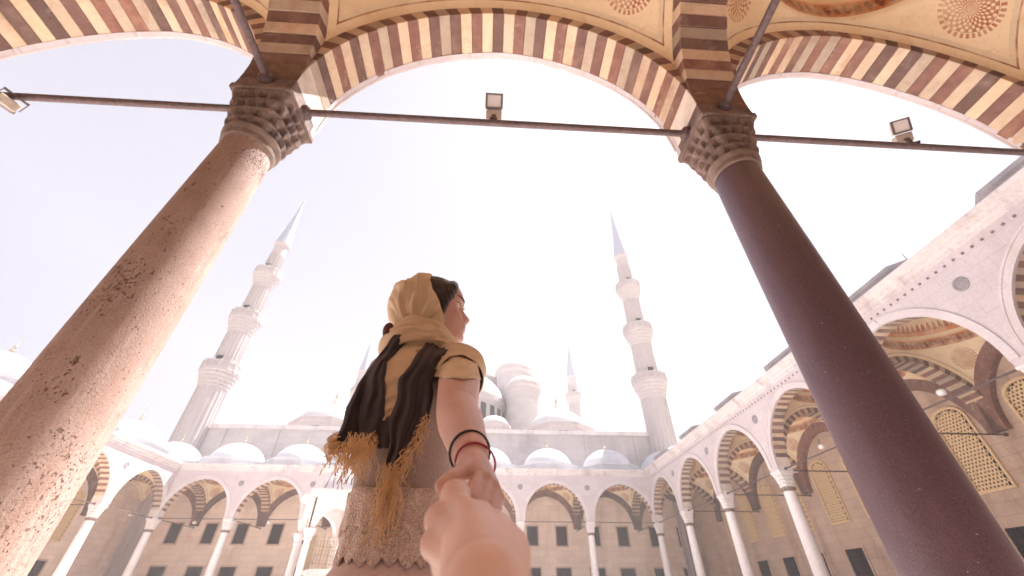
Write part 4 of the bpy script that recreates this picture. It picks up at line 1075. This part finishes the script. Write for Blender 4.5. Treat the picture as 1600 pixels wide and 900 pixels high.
# what the cloths lie on
def tree(mes):
    V = []; F = []
    for me in mes:
        n0 = len(V); V += [v.co.copy() for v in me.vertices]; F += [tuple(i + n0 for i in p.vertices) for p in me.polygons]
    return BVHTree.FromPolygons(V, F)
BV = tree([body_me, top_me])
def drape(rows, nu, off, foldf, sag=0.0, dflt=1.06):
    """cloth strip: rows of (left pixel, right pixel) from top to bottom, laid on her back; returns grid points"""
    R2 = []
    nr = len(rows); pts = []
    for j in range((nr - 1) * 6 + 1):
        t = j / 6; i = min(int(t), nr - 2); f = t - i
        l_ = [rows[i][0][q] * (1 - f) + rows[i + 1][0][q] * f for q in (0, 1)]; r_ = [rows[i][1][q] * (1 - f) + rows[i + 1][1][q] * f for q in (0, 1)]
        row = []; last = None
        for u in range(nu + 1):
            s = u / nu; px = l_[0] * (1 - s) + r_[0] * s + 5 * fnoise(t * 1.3, s * 1.5, off * 300); py = l_[1] * (1 - s) + r_[1] * s + 4 * fnoise(s * 4, t * 0.6, off * 500)
            d = (at(px, py, Y=1.0) - CAM).normalized(); hit = BV.ray_cast(CAM, d)
            Yh = hit[0].y if hit[0] is not None and 0.85 < hit[0].y < 1.25 else None
            row.append([px, py, Yh])
        known = [(i2, r[2]) for i2, r in enumerate(row) if r[2] is not None]
        for i2, r in enumerate(row):
            if r[2] is None: r[2] = min(dflt, min(known, key=lambda k_: abs(k_[0] - i2))[1] + 0.004 * 1) if known else None
        R2.append(row)
    for j, row in enumerate(R2):
        if any(r[2] is None for r in row):
            near = min((q for q in range(len(R2)) if all(r[2] is not None for r in R2[q])), key=lambda q: abs(q - j))
            for i2, r in enumerate(row): r[2] = R2[near][i2][2]
    A = np.array([[r[2] for r in row] for row in R2])
    for _ in range(6):                                        # cloth bridges hollows
        P_ = np.pad(A, 1, mode='edge'); A = np.minimum(A, (P_[:-2, 1:-1] + P_[2:, 1:-1] + P_[1:-1, :-2] + P_[1:-1, 2:]) / 4) * 0.5 + (P_[:-2, 1:-1] + P_[2:, 1:-1] + P_[1:-1, :-2] + P_[1:-1, 2:]) / 8
    for j, row in enumerate(R2):
        for i2, r in enumerate(row):
            r[2] = A[j, i2] - off - foldf(i2 / nu, j / (len(R2) - 1))
    return [[at(r[0], r[1], Y=r[2]) for r in row] for row in R2]
def sheet(grid, thick):
    V = []; F = []; h, w_ = len(grid), len(grid[0])
    for row in grid: V += row
    for row in grid: V += [p + Vector((0, thick, 0)) for p in row]
    N = h * w_
    for j in range(h - 1):
        for i in range(w_ - 1):
            a = j * w_ + i; F += [(a, a + w_, a + w_ + 1, a + 1), (N + a, N + a + 1, N + a + w_ + 1, N + a + w_)]
    for j in range(h - 1):
        a = j * w_; F += [(a, N + a, N + a + w_, a + w_)]; a = j * w_ + w_ - 1; F += [(a, a + w_, N + a + w_, N + a)]
    for i in range(w_ - 1):
        a = i; F += [(a, a + 1, N + a + 1, N + a)]; a = (h - 1) * w_ + i; F += [(a, N + a, N + a + 1, a + 1)]
    return V, F
gb = drape([((600, 540), (706, 535)), ((600, 560), (700, 560)), ((598, 590), (672, 585)), ((597, 620), (650, 620)), ((596, 642), (634, 640)), ((596, 656), (624, 654))], 26, 0.010,
           lambda u, v: 0.004 * math.sin(v * 34 + 3 * u) * min(1, 3 * v) + 0.003 * fnoise(u * 4, v * 8))
sc.add(*sheet(gb, 0.003))
gs = drape([((650, 545), (716, 540)), ((650, 556), (733, 553)), ((662, 572), (748, 570)), ((666, 588), (752, 592))], 26, 0.012,
           lambda u, v: 0.006 * math.sin(v * 19 + 2.4 * u + 1.5 * fnoise(u * 3, v * 3)) + 0.003 * fnoise(u * 6, v * 6))
sc.add(*sheet(gs, 0.003))
scarf = sc.build('headscarf', 'mustard_cloth', woman, True)
# --- dark shawl: two long ends down the back
def tailfold(seed, n_): return lambda u, v: 0.012 * math.sin(PI * u) + 0.0055 * math.sin(u * n_ * 2 * PI + 2.0 * fnoise(v * 2.2, seed) + v) * min(1, 0.3 + v) + 0.003 * fnoise(u * 5, v * 9, seed)
tl = drape([((628, 512), (660, 520)), ((606, 538), (626, 545)), ((588, 562), (606, 566)), ((561, 598), (602, 602)), ((543, 636), (600, 640)), ((531, 666), (597, 664)), ((520, 707), (586, 698))], 24, 0.012, tailfold(1.3, 2.5), dflt=1.03)
tr_ = drape([((668, 531), (706, 537)), ((656, 551), (700, 553)), ((636, 573), (678, 579)), ((622, 600), (676, 610)), ((612, 648), (670, 652)), ((606, 695), (645, 698)), ((603, 738), (622, 738))], 24, 0.020, tailfold(4.1, 3.0))
tm = drape([((578, 655), (618, 650)), ((582, 675), (612, 680)), ((584, 699), (607, 700))], 10, 0.014, lambda u, v: 0.002 * math.sin(u * 9))
sh = MB(); sh.add(*sheet(tl, 0.009)); sh.add(*sheet(tr_, 0.009)); sh.add(*sheet(tm, 0.006))
shawl = sh.build('fringed_shawl', 'dark_wool', woman, True)
fr_ = MB(); rr = random.Random(11)
def strands(p, q, num, lmin, lmax, spread=0.02, up=0.0):
    for _ in range(num):
        t = rr.random(); a = p.lerp(q, t) + Vector((rr.uniform(-.004, .004), rr.uniform(-.012, 0.0), rr.uniform(0, .02 + up)))
        L = rr.uniform(lmin, lmax); dx, dy = rr.uniform(-spread, spread), rr.uniform(-0.012, 0.004); pts = []
        cu, cp = rr.uniform(0.003, 0.011), rr.uniform(0, 6)
        for s in range(9):
            f = s / 8; pts.append(a + Vector((dx * f + cu * math.sin(cp + 7 * f), dy * f - 0.004 * math.sin(PI * f) + 0.5 * cu * math.cos(cp + 8 * f), -L * f)))
        w_ = rr.uniform(0.0005, 0.0010); fr_.tube(pts, [w_] * 8 + [w_ * 1.3], 5)
strands(tl[-1][0], tl[-1][-1], 80, 0.02, 0.06, 0.010); strands(tl[-4][0], tl[-1][0], 50, 0.015, 0.035, 0.012)
strands(at(544, 690, Y=0.985), at(585, 690, Y=0.975), 60, 0.05, 0.11, 0.025)
strands(tr_[-1][0], tr_[-1][-1], 70, 0.05, 0.15, 0.022); strands(tr_[-13][-1], tr_[-1][-1], 70, 0.02, 0.075, 0.016)
fo = fr_.build('fringe', 'fringe_yarn', shawl, True); fo['kind'] = 'stuff'
# bun of hair showing behind the scarf
bn = Blob().ball(at(607, 517, Y=1.06), (0.016, 0.016, 0.026), 18).me('hair_bun', 'auburn', True); obj('hair_bun', bn, woman)
# bracelets
def bangle(c, axis, r, tr, mat, lab):
    axis = axis.normalized(); a1 = axis.cross(Vector((0, 0, 1))).normalized(); a2 = a1.cross(axis); V = []
    pts = [c + a1 * r[0] * math.cos(2 * PI * i / 40) + a2 * r[1] * math.sin(2 * PI * i / 40) for i in range(41)]
    o = MB().tube(pts, tr, 8).build('bracelet', mat, woman, True); o['label'] = lab; return o
wa = (WR - ER).normalized()
bangle(WR - wa * 0.014, wa + Vector((0.12, 0.0, 0.25)), (0.0290, 0.0290), 0.0018, 'black_cord', 'black cord bracelet')
bangle(WR + wa * 0.022 + Vector((0.004, 0, -0.002)), wa + Vector((0.25, 0.0, 0.45)), (0.029, 0.025), 0.0016, 'red_cord', 'red cord bracelet')

# --- the photographer's left hand and forearm
ph = Blob()
K4 = [at(711, 774, Y=0.505), at(686, 812, Y=0.490), at(682, 850, Y=0.470), at(702, 884, Y=0.452)]
WP = at(758, 926, Y=0.372)
for q, kp in enumerate(K4):
    mid = WP.lerp(kp, 0.55) + Vector((0.006, 0.0, 0.002)); ph.limb([WP.lerp(kp, 0.12), mid, WP.lerp(kp, 0.82), kp], [0.024, 0.0165, 0.0120, 0.0138 if q else 0.0150], 16)
ph.limb([WP, at(780, 868, Y=0.43), at(774, 840, Y=0.455)], [0.026, 0.024, 0.018])              # ball of the thumb
ph.limb([at(742, 818, Y=0.47), at(738, 842, Y=0.45)], [0.019, 0.021])
FD = [(at(722, 775, Y=0.545), at(750, 792, Y=0.555), at(764, 808, Y=0.535)), (at(700, 806, Y=0.530), at(735, 815, Y=0.545), at(758, 822, Y=0.525)),
      (at(694, 842, Y=0.510), at(728, 842, Y=0.530), at(752, 842, Y=0.508)), (at(700, 872, Y=0.485), at(726, 868, Y=0.505), at(748, 864, Y=0.485))]
for q, f in enumerate(FD): ph.limb([K4[q], *f], [0.0140, 0.0115, 0.0100, 0.0085], 14)
ph.limb([at(778, 846, Y=0.452), at(780, 828, Y=0.485), at(770, 816, Y=0.512), at(758, 812, Y=0.522)], [0.0175, 0.0140, 0.0118, 0.0098], 14)
ph.limb([WP, WP + Vector((0.012, -0.06, -0.050)), Vector((0.06, 0.20, 0.66)), Vector((0.13, -0.02, 0.60)), Vector((0.17, -0.22, 0.86))], [0.0265, 0.030, 0.038, 0.044, 0.052], 20)
hand_me = ph.melt('forearm_and_hand', 0.0022, 3, 'warm_skin')
fl = hand_me.attributes.new('flush', 'FLOAT', 'POINT'); co = np.empty(len(hand_me.vertices) * 3); hand_me.vertices.foreach_get('co', co); co = co.reshape(-1, 3)
va = np.zeros(len(co))
for kp in K4: va += 0.28 * np.exp(-((co - np.array(kp)) ** 2).sum(1) / 0.017 ** 2)
fl.data.foreach_set('value', np.clip(va, 0, 0.4))
hand = empty('person', Matrix.Identity(4)); tag(hand, "bare forearm and hand reaching in from below, clasping the woman's hand", 'person')
obj('forearm_and_hand', hand_me, hand)


# ------------------------------------------------------------------ haze
hz = MB().box(-90, 90, -40, 150, -2.4, 64).me('haze')
o = obj('haze', hz); tag(o, kind='stuff'); o['label'] = 'thin pale summer haze in the air'
hm = bpy.data.materials.new('haze'); hm.use_nodes = True; t = hm.node_tree; t.nodes.clear()
ou = t.nodes.new('ShaderNodeOutputMaterial'); vo = t.nodes.new('ShaderNodeVolumePrincipled')
vo.inputs['Color'].default_value = (0.97, 0.945, 0.955, 1); vo.inputs['Density'].default_value = 0.0011; vo.inputs['Anisotropy'].default_value = 0.3
t.links.new(vo.outputs[0], ou.inputs['Volume']); hz.materials.append(hm)
